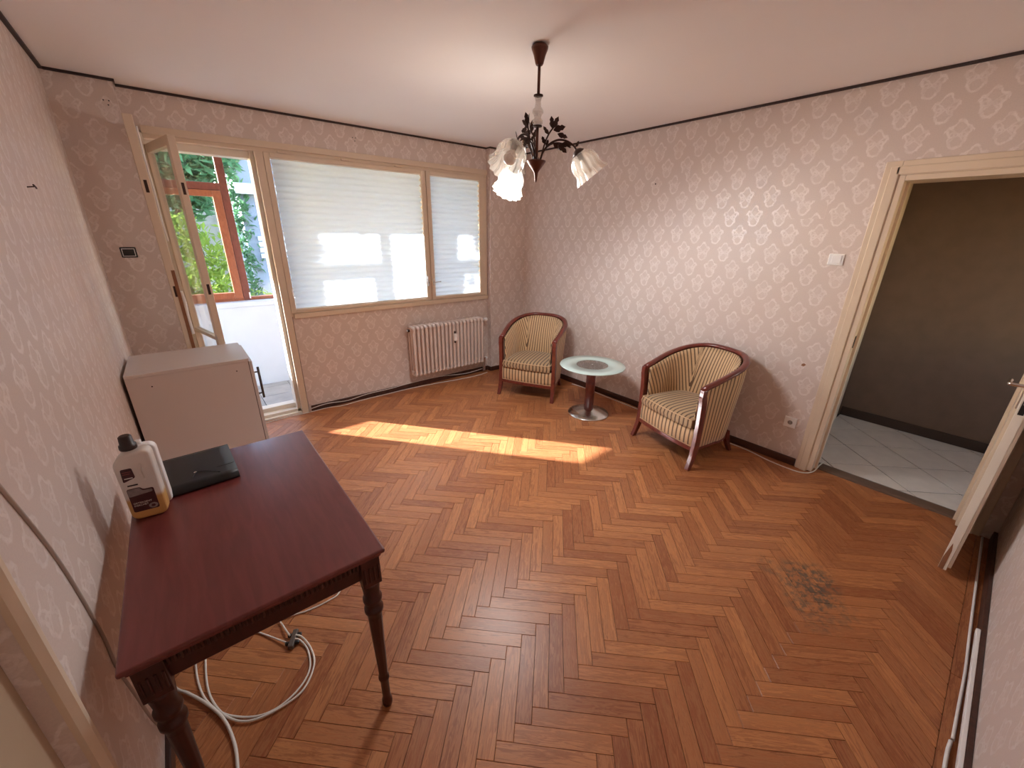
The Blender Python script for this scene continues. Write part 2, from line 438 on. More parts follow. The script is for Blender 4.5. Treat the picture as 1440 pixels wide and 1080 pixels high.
# ------------------------------------------------------------------ parquet floor
floor = struct('floor', rbox(XL-0.1, XR+0.09, YF-0.1, YB+0.1, -0.10, -0.005), m_plain('joint_filler', (0.03, 0.010, 0.006), 0.8), 'herringbone oak parquet floor', 'floor')
PW, PL = 0.0603, 0.3486
eu = Vector((1, -1))/math.sqrt(2); ev = Vector((1, 1))/math.sqrt(2)
def clip(poly, fn):
    out = []
    for i in range(len(poly)):
        a, b_ = poly[i], poly[(i+1) % len(poly)]; da, db = fn(a), fn(b_)
        if da >= 0: out.append(a)
        if (da >= 0) != (db >= 0): t = da/(da-db); out.append(a + (b_-a)*t)
    return out
FY0 = -0.290
planks = []
def add_plank(poly, ulen):
    for fn in (lambda p: p.x - XL, lambda p: XR + 0.085 - p.x, lambda p: p.y - FY0, lambda p: YB - p.y):
        poly = clip(poly, fn)
        if len(poly) < 3: return
    a = abs(sum(poly[i].x*poly[(i+1) % len(poly)].y - poly[(i+1) % len(poly)].x*poly[i].y for i in range(len(poly))))/2
    if a > 4e-4: planks.append((poly, ulen, random.random()))
g = 0.0007
for k in range(-3, 9):
    for i in range(-20, 62):
        c = Vector((0.701 + i*PW*math.sqrt(2), 0.700 + k*PL*math.sqrt(2)))
        add_plank([c + eu*g - ev*(PW-g), c + eu*(PL-g) - ev*(PW-g), c + eu*(PL-g) - ev*g, c + eu*g - ev*g], eu)
        add_plank([c + eu*g + ev*g, c + eu*(PW-g) + ev*g, c + eu*(PW-g) + ev*(PL-g), c + eu*g + ev*(PL-g)], ev)
x = XL
while x < XR - 0.05:                      # border strip along the front wall
    x1 = min(XR, x + random.choice((0.38, 0.5, 0.62)))
    planks.append(([Vector((x+g, YF)), Vector((x1-g, YF)), Vector((x1-g, FY0-0.001)), Vector((x+g, FY0-0.001))], Vector((1, 0)), random.random()*0.35)); x = x1
TABLE_IMG = [(165, 945), (548, 770), (420, 606), (183, 733)]
def inside(p, poly):
    r = False
    for i in range(len(poly)):
        (x1, y1), (x2, y2) = poly[i], poly[i-1]
        if (y1 > p[1]) != (y2 > p[1]) and p[0] < (x2-x1)*(p[1]-y1)/(y2-y1)+x1: r = not r
    return r
def shown(poly):
    q = [project((p.x, p.y, 0)) for p in poly]
    if None in q: return 0
    cx = sum(p[0] for p in q)/len(q); cy = sum(p[1] for p in q)/len(q)
    if not (0 < cx < 1440 and 0 < cy < 1080) or inside((cx, cy), TABLE_IMG): return 0
    return abs(sum(q[i][0]*q[(i+1) % len(q)][1] - q[(i+1) % len(q)][0]*q[i][1] for i in range(len(q))))/2
planks.sort(key=lambda t: -shown(t[0]))
def plank_into(b, vals, poly, along, rnd):
    n = len(poly); c = sum(poly, Vector((0, 0)))/n; z1 = random.uniform(-0.0006, 0.0)
    across = Vector((-along.y, along.x)); off = (random.uniform(0, 50), random.uniform(0, 50))
    ins = [p + (c-p).normalized()*0.0019 for p in poly]
    base = len(b.v)
    b.v += [(p.x, p.y, -0.010) for p in poly] + [(p.x, p.y, z1-0.0012) for p in poly] + [(p.x, p.y, z1) for p in ins]
    def uvs(ps): return [((p-c).dot(along)+off[0], (p-c).dot(across)+off[1]) for p in ps]
    area = sum(poly[i].x*poly[(i+1) % n].y - poly[(i+1) % n].x*poly[i].y for i in range(n))
    idx = list(range(n)) if area > 0 else list(range(n))[::-1]
    b.face([base+2*n+i for i in idx], uvs([ins[i] for i in idx])); vals.append(rnd)
    for q in range(n):
        i, j = idx[q], idx[(q+1) % n]
        b.face((base+n+i, base+n+j, base+2*n+j, base+2*n+i), uvs([poly[i], poly[j], ins[j], ins[i]])); vals.append(rnd)
        b.face((base+i, base+j, base+n+j, base+n+i), uvs([poly[i], poly[j], poly[j], poly[i]])); vals.append(rnd)
def finish(b, vals, name):
    o = b.build(name, 'parquet', floor)
    at = o.data.attributes.new('rnd', 'FLOAT', 'FACE')
    for i, q in enumerate(vals): at.data[i].value = q
    return o
for t in planks[:300]:
    b, vals = MB(), []; plank_into(b, vals, *t); finish(b, vals, 'plank')
b, vals = MB(), []
for t in planks[300:]: plank_into(b, vals, *t)
finish(b, vals, 'remaining_planks')['kind'] = 'stuff'

# ------------------------------------------------------------------ hall beyond the doorway
HX0, HX1 = XR+WT, 4.98
hall_floor = struct('floor_hall', rbox(HX0-0.13, HX1+0.1, -1.6, 0.86, -0.11, -0.008), 'grout', 'grey tiled hall floor laid on the diagonal', 'floor')
half = 0.240
tile_mesh = None
def tile_poly(cx, cy, s): return [Vector((cx-s, cy)), Vector((cx, cy-s)), Vector((cx+s, cy)), Vector((cx, cy+s))]
for i in range(-4, 6):
    for j in range(-8, 6):
        if (i+j) % 2: continue
        cx, cy = 4.213 + half*i, 0.052 + half*(j+1)
        poly = tile_poly(cx, cy, half-0.0055)
        for fn in (lambda p: p.x - (HX0+0.02), lambda p: HX1 - p.x, lambda p: p.y + 1.5, lambda p: 0.74 - p.y): poly = clip(poly, fn) if len(poly) >= 3 else []
        if len(poly) >= 3: MB().prism([(p.x, p.y) for p in poly], -0.010, -0.004).build('tile', 'tile', hall_floor, bevel=0.001, seg=1)
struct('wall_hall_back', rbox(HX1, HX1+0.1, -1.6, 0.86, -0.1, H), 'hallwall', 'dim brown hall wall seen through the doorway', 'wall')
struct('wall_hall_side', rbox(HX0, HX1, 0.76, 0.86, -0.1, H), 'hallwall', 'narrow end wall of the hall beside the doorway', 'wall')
struct('wall_hall_far', MB().box(HX0, HX1, -1.6, -1.5, -0.1, 0.85).box(HX0, HX1, -1.6, -1.5, 2.15, H).box(HX0, 3.78, -1.6, -1.5, 0.85, 2.15).box(4.84, HX1, -1.6, -1.5, 0.85, 2.15).box(HX0-0.06, HX0, -1.6, YF-0.14, -0.1, H), 'hallwall', 'far end wall of the hall with an added window opening', 'wall')
w3 = tag(thing('added_hall_window', 'unseen window added to light the hall', 'window', (4.31, -1.55, 0)), kind='structure')  # unseen window added to brighten the hall tiles, pane tinted to warm its light
rbox(-0.53, 0.53, -0.002, 0.002, 0.85, 2.15).build('pane', m_glass('warm_hall_pane', (1.0, 0.86, 0.72)), w3)
for q in ((-0.53, -0.48, 0.85, 2.15), (0.48, 0.53, 0.85, 2.15), (-0.48, 0.48, 0.85, 0.9), (-0.48, 0.48, 2.1, 2.15)): rbox(q[0], q[1], -0.03, 0.03, q[2], q[3]).build('frame', 'cream', w3)
struct('ceiling_hall', rbox(HX0, HX1+0.1, -1.6, 0.86, H, H+0.1), 'ceiling', 'hall ceiling beyond the doorway', 'ceiling')
struct('baseboard_hall', rbox(HX1-0.018, HX1, -1.5, 0.745, -0.004, 0.085), m_plain('hall_skirting', (0.07, 0.045, 0.035), 0.5), 'dark skirting of the hall wall', 'skirting', bevel=0.006)
struct('trim_4', rbox(4.62, 4.80, 0.735, 0.76, 0.0, 2.1), 'cream', 'pale door casing at the hall end wall', 'trim', bevel=0.004)
# threshold and frame of the doorway
th = MB().prism([(XR+0.085, -0.004), (XR+0.09, 0.010), (XR+0.105, 0.016), (XR+WT-0.025, 0.018), (XR+WT+0.018, 0.004), (XR+WT+0.018, -0.03), (XR+0.085, -0.03)], DY0+0.03, DY1-0.03, 'y')
struct('trim_5', th, m_plain('worn_threshold', (0.16, 0.10, 0.07), 0.5), 'worn wooden threshold between parquet and hall tiles', 'threshold')
t = tag(bpy.data.objects.new('trim_6', None), 'cream painted frame around the hall doorway', 'door frame', kind='structure'); COL.objects.link(t)
def casing_prof(w, d): return [(0, 0), (d*0.5, 0), (d, w*0.12), (d, w*0.55), (d*0.75, w*0.62), (d*0.75, w*0.9), (d*0.5, w), (0, w)]
cw = 0.078
for nm, y0, y1 in (('casing', DY1, DY1+cw), ('casing', DY0-cw, DY0)):
    MB().box(XR-0.022, XR, y0, y1, 0, DH+cw).box(XR-0.030, XR-0.022, y0+0.004 if y0 > 0 else y0+0.03, y1-0.03 if y0 > 0 else y1-0.004, 0.0, DH+cw-0.03).build(nm, 'cream', t, bevel=0.004)
MB().box(XR-0.022, XR, DY0, DY1, DH, DH+cw).box(XR-0.030, XR-0.022, DY0-0.02, DY1+0.02, DH+0.004, DH+cw-0.03).build('head_casing', 'cream', t, bevel=0.004)
for y0, y1 in ((DY1-0.03, DY1), (DY0, DY0+0.03)):
    MB().box(XR-0.02, XR+WT+0.01, y0, y1, 0.012, DH).build('jamb', 'cream', t, bevel=0.003)
MB().box(XR+0.055, XR+0.075, DY1-0.045, DY1-0.03, 0.012, DH-0.03).box(XR+0.055, XR+0.075, DY0+0.03, DY0+0.045, 0.012, DH-0.03).build('stop', 'cream', t)
MB().box(XR-0.02, XR+WT+0.01, DY0+0.03, DY1-0.03, DH-0.03, DH).build('head_jamb', 'cream', t, bevel=0.003)
MB().box(XR+0.012, XR+0.032, DY1-0.0335, DY1-0.0295, 0.98, 1.06).build('strike_plate', 'black', t)

# interior door leaf standing open, seen on its edge
hx, hy, fx, fy = 3.445, -0.225, 2.845, -0.187
ang = math.atan2(fy-hy, fx-hx); LW = math.hypot(fx-hx, fy-hy)
d3 = tag(thing('door_3', 'cream interior door standing open, seen along its worn edge', 'door', (hx, hy, 0), ang), kind='structure')
# local: x hinge->free edge, +y = front wall side
MB().box(0, LW, -0.014, 0.018, 0.03, DH-0.035).build('leaf', 'cream_light', d3, bevel=0.003)
MB().box(0.01, LW-0.014, 0.018, 0.030, 0.045, DH-0.05).build('rebate_face', 'cream_light', d3, bevel=0.002)
ch = MB().prism([(-0.013, 0.032), (0.006, 0.032), (0.006, 0.155), (-0.002, 0.20), (-0.013, 0.10)], LW-0.001, LW+0.0012, 'x'); ch.build('bare_wood_chip', 'rust', d3)
MB().box(LW-0.002, LW+0.0015, -0.006, 0.012, 0.935, 1.075).build('lock_plate', 'black', d3)
MB().box(LW+0.001, LW+0.006, -0.002, 0.008, 0.985, 1.005).build('latch', 'chrome', d3)
for s, y0 in ((-1, -0.014), (1, 0.030)):
    h = MB().box(LW-0.075, LW-0.04, min(y0, y0+s*0.006), max(y0, y0+s*0.006), 0.95, 1.13).build('back_plate', 'chrome', d3, bevel=0.002)
    MB().tube(smoothpath([(LW-0.057, y0, 1.055), (LW-0.057, y0+s*0.042, 1.055), (LW-0.07, y0+s*0.056, 1.055), (LW-0.16, y0+s*0.058, 1.052)], 5), 0.0085, 8).build('lever', 'chrome', d3)

# door in the left wall right beside the camera
d4 = tag(thing('door_4', 'tan painted door in the left wall beside the camera', 'door', (XL, LY0, 0)), kind='structure')
MB().box(-0.075, -0.030, 0, LY1-LY0, 0.01, DH).build('leaf', 'tan_paint', d4, bevel=0.002)
prof = [(0.0, 0.0), (0.010, 0.0), (0.022, 0.010), (0.024, 0.020), (0.014, 0.028), (0.016, 0.040), (0.012, 0.056), (0.0, 0.058)]
for y0, s in ((LY1-LY0-0.002, 1), (0.002, -1)):
    MB().prism([(a, y0 + s*c) for a, c in prof], 0.0, DH+0.05).build('casing', 'cream', d4)
MB().box(0, 0.022, -0.05, LY1-LY0+0.05, DH, DH+0.055).build('head_casing', 'cream', d4, bevel=0.004)

# ------------------------------------------------------------------ window and balcony door
w1 = tag(thing('window_1', 'cream two-sash window behind pleated blinds', 'window', (0, YB, 0)), kind='structure')
def bars(parent, mat, *boxes, name='frame', bevel=0.003):
    for q in boxes: MB().box(*q).build(name, mat, parent, bevel=bevel)
# coordinates relative to the wall plane: y<0 stands proud into the room
bars(w1, 'cream', (0.03, 2.925, -0.030, 0.02, 2.283, 2.330), name='head_casing')
bars(w1, 'cream', (0.03, 2.905, -0.012, 0.09, 2.255, 2.284), name='frame_head')
bars(w1, 'cream', (0.762, 2.925, -0.030, 0.02, 0.925, 0.968), name='sill_casing')
bars(w1, 'cream', (0.74, 2.905, -0.010, 0.09, 0.940, 0.975), name='frame_sill')
bars(w1, 'cream', (0.685, 0.742, -0.022, 0.09, 0.0, 2.256), name='door_post')
bars(w1, 'cream', (2.138, 2.168, -0.006, 0.09, 0.975, 2.256), name='mullion')
bars(w1, 'cream', (2.885, 2.918, -0.018, 0.09, 0.968, 2.284), name='jamb')
for (x0, x1, st, sr) in ((0.742, 2.138, 0.045, 0.030), (2.168, 2.885, 0.045, 0.070)):
    s_ = rbox(x0+0.002, x0+st, -0.022, 0.045, 0.976, 2.254).build('sash', 'cream', w1, bevel=0.003)
    rbox(x1-sr, x1-0.002, -0.022, 0.045, 0.976, 2.254).build('stile', 'cream', s_, bevel=0.003)
    rbox(x0+st, x1-sr, -0.022, 0.045, 2.222, 2.254).build('top_rail', 'cream', s_, bevel=0.003)
    rbox(x0+st, x1-sr, -0.022, 0.045, 0.976, 1.000).build('bottom_rail', 'cream', s_, bevel=0.003)
    rbox(x0+st-0.005, x1-sr+0.005, 0.030, 0.034, 0.995, 2.225).build('pane', 'glass', s_)
for hx_, sx in ((2.125, -1), (2.190, 1)):
    h = MB().box(hx_-0.008, hx_+0.008, -0.034, -0.022, 1.13, 1.20).build('handle_plate', 'chrome', w1, bevel=0.002)
    MB().tube([(hx_, -0.03, 1.165), (hx_, -0.05, 1.165), (hx_+sx*0.02, -0.055, 1.168), (hx_+sx*0.02 + (0.055 if sx > 0 else -0.0), -0.055, 1.17 if sx > 0 else 1.235)], 0.005, 8).build('handle', 'chrome', w1)
MB().box(0.775, 0.787, -0.032, -0.022, 1.125, 1.185).build('catch', 'plastic', w1, bevel=0.002)
for hx_ in (0.845, 1.345, 1.84): MB().box(hx_, hx_+0.07, -0.034, -0.020, 2.258, 2.270).build('hinge', 'cream', w1, bevel=0.002)

# pleated blinds on the two sashes
def blind(name, label, x0, x1, z0, z1):
    t = thing(name, label, 'blind', ((x0+x1)/2, YB, z0), group='pleated window blinds')
    n = round((z1-z0)/0.0505); W = x1-x0; Hh = z1-z0; per = 6
    def fn(a, c):
        ph = c*n; q = abs(math.sin(math.pi*ph)); y = 0.004 - 0.017*q**0.7
        ins = 0.010*(1-q); xx = -W/2 + ins + a*(W-2*ins)
        return (xx, y, Hh*c)
    MB().grid(fn, 2, n*per).build('pleated_fabric', 'blind', t)
    MB().box(-W/2, W/2, -0.014, 0.004, Hh-0.004, Hh+0.006).build('head_rail', 'cream_light', t)
    MB().box(-W/2, W/2, -0.014, 0.004, -0.008, 0.004).build('bottom_rail', 'cream_light', t)
    return t
blind('pleated_blind', 'wide pale pleated blind over the large left sash, sunlit below', 0.789, 2.108, 1.008, 2.216)
blind('pleated_blind', 'narrow pale pleated blind over the right sash with leaf shadows', 2.213, 2.815, 1.008, 2.216)

# balcony door frame
bars(w1, 'cream_light', (0.0, 0.03, -0.020, 0.17, 0.0, 2.284), name='door_jamb')
bars(w1, 'cream_light', (0.655, 0.685, 0.03, 0.17, 0.0, 2.256), name='door_jamb')
bars(w1, 'cream_light', (0.672, 0.742, 0.09, 0.19, 0.0, 2.256), name='door_jamb')
bars(w1, 'cream_light', (0.03, 0.655, 0.06, 0.17, 2.205, 2.256), name='door_head')
bars(w1, 'cream_light', (0.03, 0.70, 0.10, 0.19, -0.02, 0.085), (0.03, 0.70, 0.03, 0.10, -0.02, 0.045), (0.03, 0.70, -0.005, 0.03, -0.02, 0.018), name='door_sill')

def glazed_leaf(name, label, loc, rot, W, z0, z1, th, stile, bars_z, mat, free_dark=False):
    t = tag(thing(name, label, 'door', loc, rot), kind='structure')
    for x0 in (0, W-stile): rbox(x0, x0+stile, -th/2, th/2, z0, z1).build('stile', mat, t, bevel=0.004)
    zs = [z0, *bars_z, z1]; hh = [0.12] + [0.028]*len(bars_z) + [0.055]
    for i, z in enumerate(zs):
        a = z if i == 0 else (z-hh[i] if i == len(zs)-1 else z-hh[i]/2)
        rbox(stile, W-stile, -th/2+0.003, th/2-0.003, a, a+hh[i]).build('rail', mat, t, bevel=0.003)
    for i in range(len(zs)-1):
        a = zs[i] + (hh[i] if i == 0 else hh[i]/2); c = zs[i+1] - (hh[i+1] if i == len(zs)-2 else hh[i+1]/2)
        rbox(stile-0.004, W-stile+0.004, -0.002, 0.002, a-0.004, c+0.004).build('pane', 'glass', t)
    for zz in (1.88, 1.25):
        rbox(W-0.001, W+0.001, -0.008, 0.008, zz, zz+0.07).build('lock_plate', 'darkmetal', t)
    return t
# leaf folded right back, seen on its edge in front of the pier
dA = glazed_leaf('door_1', 'cream balcony door leaf swung square into the room', (-0.022, 4.030, 0), math.atan2(-0.53, 0.004), 0.53, 0.05, 2.293, 0.046, 0.085, [0.98], 'cream')
rbox(0.5305, 0.532, 0.004, 0.023, 0.80, 1.42).build('bare_wood_strip', 'rust', dA)
MB().tube(smoothpath([(0.500, 0.030, 2.24), (0.480, 0.028, 2.05), (0.500, 0.031, 1.90), (0.485, 0.029, 1.72), (0.500, 0.032, 1.60)], 6), 0.005, 6).build('loose_seal', 'plastic', dA)
MB().tube(smoothpath([(0.490, 0.028, 1.28), (0.470, 0.034, 1.20), (0.480, 0.030, 1.10), (0.450, 0.034, 0.98)], 6), 0.009, 6).build('loose_seal', 'plastic', dA)
dB = glazed_leaf('door_2', 'cream glazed balcony door leaf standing half open', (0.040, 4.065, 0), math.atan2(-0.555, 0.122), 0.568, 0.06, 2.215, 0.042, 0.05, [0.93], 'cream')

# ------------------------------------------------------------------ balcony and what lies beyond
YG = 5.42
bf = struct('floor_balcony', rbox(-1.4, 3.7, YB+WT, 5.62, -0.16, -0.048), 'grout', 'grey stone floor of the balcony', 'floor')
for i in range(-4, 11):
    for j in range(0, 4):
        x0, y0 = 0.12 + i*0.335, YB+WT+0.004 + j*0.30
        if x0 > -1.4 and x0+0.335 < 3.7 and y0 < 5.2: rbox(x0+0.003, x0+0.332, y0+0.003, min(y0+0.297, 5.275), -0.05, -0.040).build('paving_slab', 'concrete', bf, bevel=0.001, seg=1)
struct('wall_balcony', MB().box(-1.4, 3.7, 5.28, 5.58, -0.16, 0.90).box(-1.4, 3.7, 5.262, 5.60, 0.88, 0.935), 'whitewall', 'white painted balcony parapet with a thick ledge', 'parapet', bevel=0.004)
struct('wall_balcony_side', MB().box(-1.55, -1.4, YB+WT, 5.6, -0.16, 2.7).box(3.7, 3.85, YB+WT, 5.6, -0.16, 2.7), 'whitewall', 'white end walls closing the balcony', 'wall')
struct('ceiling_balcony', MB().box(-1.55, 3.85, YB+WT, 5.62, 2.62, 2.75).box(-1.4, 3.7, YG-0.05, YG+0.10, 2.44, 2.62), 'whitewall', 'white underside of the balcony above with its edge beam', 'ceiling')
w2 = tag(thing('window_2', 'red-brown wooden glazing closing in the balcony', 'window', (0, YG, 0)), kind='structure')
fz0, fz1, tz0, tz1 = 0.935, 2.44, 2.045, 2.115
posts = [(-1.40, -1.30), (-0.985, -0.905), (-0.215, -0.135), (0.545, 0.615), (1.10, 1.40), (1.95, 2.03), (2.62, 2.70), (3.60, 3.70)]
for a, c in posts: rbox(a, c, -0.035, 0.035, fz0, fz1).build('post', 'darkwoodframe' , w2, bevel=0.003)
for i in range(len(posts)-1):
    a, c = posts[i][1], posts[i+1][0]
    rbox(a, c, -0.035, 0.035, fz0, fz0+0.035).build('bottom_rail', 'brownframe', w2, bevel=0.003)
    rbox(a, c, -0.035, 0.035, fz1-0.03, fz1).build('top_rail', 'brownframe', w2, bevel=0.003)
    casement = i in (1, 2, 4)
    if casement:
        rbox(a, c, -0.035, 0.035, tz0, tz1).build('transom', 'darkwoodframe', w2, bevel=0.003)
        rbox(a, c, -0.002, 0.002, tz1-0.004, fz1-0.026).build('pane', 'glass', w2)
        s_ = rbox(a+0.003, a+0.078, -0.048, 0.02, fz0+0.025, tz0-0.002).build('sash', 'brownframe', w2, bevel=0.004)
        rbox(c-0.078, c-0.003, -0.048, 0.02, fz0+0.025, tz0-0.002).build('stile', 'brownframe', s_, bevel=0.004)
        rbox(a+0.078, c-0.078, -0.048, 0.02, fz0+0.025, fz0+0.092).build('bottom_rail', 'brownframe', s_, bevel=0.004)
        rbox(a+0.078, c-0.078, -0.048, 0.02, tz0-0.060, tz0-0.002).build('top_rail', 'brownframe', s_, bevel=0.004)
        rbox(a+0.07, c-0.07, -0.016, -0.012, fz0+0.085, tz0-0.055).build('pane', 'glass', s_)
    else:
        rbox(a-0.004, c+0.004, -0.002, 0.002, fz0+0.03, fz1-0.026).build('pane', 'glass', w2)
rbox(0.600, 0.612, -0.06, -0.035, 0.955, 1.02).build('catch', 'plastic', w2, bevel=0.003)

# trees and the neighbouring house beyond the balcony
def leaf_mesh(points, size, seed):
    rnd = random.Random(seed); b = MB()
    for (x, y, z) in points:
        s = size*rnd.uniform(0.6, 1.3)
        M = Matrix.Translation((x, y, z)) @ Matrix.Rotation(rnd.uniform(0, 6.28), 4, 'Z') @ Matrix.Rotation(rnd.uniform(-1.1, 1.1), 4, 'X') @ Matrix.Rotation(rnd.uniform(-0.8, 0.8), 4, 'Y')
        base = len(b.v)
        for p in ((0, -1, 0), (0.42, -0.1, 0.12), (0, 1, -0.1), (-0.42, -0.1, 0.12)): b.v.append(tuple(M @ (Vector(p)*s)))
        b.face((base, base+1, base+2)); b.face((base, base+2, base+3))
    return b
leafA = m_translucent('foliage_yellow_green', (0.20, 0.30, 0.055), 0.45, var=0.4)
leafB = m_translucent('foliage_blue_green', (0.09, 0.21, 0.10), 0.4, var=0.4)
bark = m_plain('bark', (0.12, 0.085, 0.06), 0.9, var=0.3, scale=14)
def tree(name, label, base, trunk_top, blobs, nleaf, size, mat, seed):
    rnd = random.Random(seed); t = thing(name, label, 'tree', base)
    tp = [Vector(base), Vector(base).lerp(Vector(trunk_top), 0.5) + Vector((0.12, 0.1, 0)), Vector(trunk_top)]
    tr = MB().tube(smoothpath(tp, 5), [0.10 - 0.006*i for i in range(11)], 8)
    for (cx, cy, cz, r, wgt) in blobs:
        tr.tube(smoothpath([trunk_top, ((trunk_top[0]+cx)/2, (trunk_top[1]+cy)/2, (trunk_top[2]+cz)/2+0.15), (cx, cy, cz)], 4), 0.02, 5)
    tr.build('trunk', bark, t, org=base)
    tot = sum(q[4] for q in blobs); pts = []
    for (cx, cy, cz, r, wgt) in blobs:
        for _ in range(int(nleaf*wgt/tot)):
            d = Vector((rnd.gauss(0, 1), rnd.gauss(0, 1), rnd.gauss(0, 1))).normalized()*r*rnd.uniform(0.35, 1.0)
            pts.append((cx+d.x, cy+d.y, cz+d.z*0.85))
    tag(leaf_mesh(pts, size, seed).build('foliage', mat, t, org=base), kind='stuff')
GZ = -3.2
tree('tree', 'yellow-green leafy tree low behind the balcony casement', (0.3, 7.6, GZ), (0.3, 7.6, -0.6), [(0.0, 7.5, 0.2, 0.7, 1), (0.7, 7.6, 0.4, 0.6, 1), (0.30, 7.8, 0.9, 0.6, .9), (-0.6, 7.6, 0.9, 0.65, 1), (1.3, 7.6, 0.0, 0.5, .6), (0.40, 7.8, 1.35, 0.5, .4), (0.05, 7.8, 1.6, 0.45, .35)], 5200, 0.062, leafA, 3)
tree('tree', 'blue-green tree with drooping leaves high behind the balcony', (-0.4, 9.5, GZ), (-0.2, 9.5, 0.6), [(0.2, 9.4, 3.0, 0.8, 1.2), (0.75, 9.5, 2.9, 0.6, .9), (-0.4, 9.5, 2.5, 0.75, 1), (0.4, 9.6, 2.25, 0.55, .6), (0.85, 9.6, 3.4, 0.4, .3)], 7500, 0.085, leafB, 5)
tree('tree', 'tall tree left of the balcony casting leaf shadows on the narrow blind, its dense left clumps added to block sun', (-1.6, 8.2, GZ), (-1.5, 8.1, 2.6), [(-0.50, 7.9, 3.30, 0.24, .5), (-0.28, 8.0, 3.70, 0.20, .5), (-3.05, 8.0, 3.76, 0.28, 7), (-2.78, 8.0, 3.74, 0.29, 8), (-2.55, 8.05, 3.74, 0.29, 8), (-2.36, 8.0, 3.76, 0.24, 7), (-2.2, 8.3, 4.6, 0.6, 2)], 5200, 0.066, leafB, 9)  # dense left clumps added out of view to block sun through one upper pane
bl = thing('building', 'grey-blue house wall with ivy and white shutters beyond the balcony', 'building', (2.6, 11.2, GZ))
rbox(1.36, 5.5, 10.6, 13.5, GZ, 6.5).build('wall', m_plain('grey_blue_render', (0.20, 0.23, 0.30), 0.8, var=0.12, scale=1.5), bl, org=(2.6, 11.2, GZ))
for zz in (1.10, 1.22, 1.34, 1.46):
    rbox(1.56, 2.35, 10.55, 10.60, zz, zz+0.085).build('shutter_slat', 'whitewall', bl, org=(2.6, 11.2, GZ))
rbox(1.30, 5.6, 10.4, 13.6, 2.36, 2.56).build('balcony_slab', m_plain('pale_slab', (0.50, 0.50, 0.52), 0.8), bl, org=(2.6, 11.2, GZ))
rnd = random.Random(4)
tag(leaf_mesh([(1.20 + abs(rnd.gauss(0, 0.14)), 10.50 + rnd.uniform(-0.06, 0.06), rnd.uniform(-0.4, 4.4)) for _ in range(1100)], 0.075, 8).build('ivy', leafB, bl, org=(2.6, 11.2, GZ)), kind='stuff')
far = thing('building', 'pale stone house far behind the trees', 'building', (-1.0, 14.0, GZ))
rbox(-3.5, 1.30, 13.8, 15.2, GZ, 2.6).build('wall', m_plain('mottled_stone', (0.36, 0.35, 0.31), 0.9, var=0.3, scale=5, bump=0.4), far, org=(-1, 14, GZ))
MB().prism([(13.6, 2.6), (15.4, 2.6), (14.5, 3.4)], -3.7, 1.30, 'x').build('roof', m_plain('dark_roof', (0.13, 0.12, 0.12), 0.8, var=0.2), far, org=(-1, 14, GZ))
struct('ground', rbox(-12, 14, 5.7, 26, GZ-0.2, GZ), m_plain('garden_ground', (0.10, 0.13, 0.06), 0.95, var=0.3, scale=2), 'green garden ground below the balcony', 'ground')

# ================================================================== FURNITURE
# ------------------------------------------------------------------ writing table
TX0, TX1, TY0, TY1, TZ = -0.292, 0.328, 1.008, 2.028, 0.75
tc = ((TX0+TX1)/2, (TY0+TY1)/2, 0)
t = thing('writing_table', 'dark red mahogany writing table with fluted apron and turned legs', 'table', tc)
hw, hd = (TX1-TX0)/2, (TY1-TY0)/2
top = MB().box(-hw, hw, -hd, hd, TZ-0.016, TZ).build('tabletop', 'tablewood', t, bevel=0.006, seg=3)
MB().box(-hw+0.010, hw-0.010, -hd+0.010, hd-0.010, TZ-0.030, TZ-0.016).build('edge_moulding', 'tablewood', t, bevel=0.005, seg=3)
ap = 0.040
for q in ((-hw+ap, hw-ap, -hd+ap, -hd+ap+0.020), (-hw+ap, hw-ap, hd-ap-0.020, hd-ap), (-hw+ap, -hw+ap+0.020, -hd+ap, hd-ap), (hw-ap-0.020, hw-ap, -hd+ap, hd-ap)):
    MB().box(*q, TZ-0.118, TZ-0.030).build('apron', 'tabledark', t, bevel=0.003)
# reeded frieze: little upright reeds under the edge
reed = MB().box(-0.0042, 0.0042, -0.008, 0.006, 0, 0.030).build('reed', 'tabledark', t, bevel=0.003)
reed.location = (-hw+0.028, -hd+0.030, TZ-0.061)
def reed_at(x, y, rz):
    o = reed.copy(); COL.objects.link(o); o.parent = t; o.location = (x, y, TZ-0.061); o.rotation_euler = (0, 0, rz)
n = 42
for i in range(1, n+1): reed_at(-hw+0.028 + (2*hw-0.056)*i/n, -hd+0.030, 0)
n = 70
for i in range(n+1): reed_at(hw-0.030, -hd+0.028 + (2*hd-0.056)*i/n, math.pi/2)
leg_prof = [(0.0155, 0.0), (0.0185, 0.012), (0.0185, 0.030), (0.0135, 0.045), (0.0145, 0.06), (0.0145, 0.135), (0.019, 0.145), (0.019, 0.155), (0.0155, 0.162), (0.0235, 0.46), (0.0225, 0.475),
            (0.0305, 0.485), (0.0305, 0.50), (0.0235, 0.508), (0.0235, 0.522), (0.0305, 0.532), (0.0305, 0.545), (0.0245, 0.555), (0.029, 0.60), (0.030, 0.615)]
def flutes(a, z): return -0.055*(0.5+0.5*math.cos(a*10)) if 0.165 < z < 0.455 else 0
prof2 = []
for i in range(len(leg_prof)-1):
    (r0, z0), (r1, z1) = leg_prof[i], leg_prof[i+1]; prof2.append((r0, z0))
    if z1-z0 > 0.2: prof2 += [(r0+(r1-r0)*k/4, z0+(z1-z0)*k/4) for k in (0.1, 1, 2, 3, 3.9)]
prof2.append(leg_prof[-1])
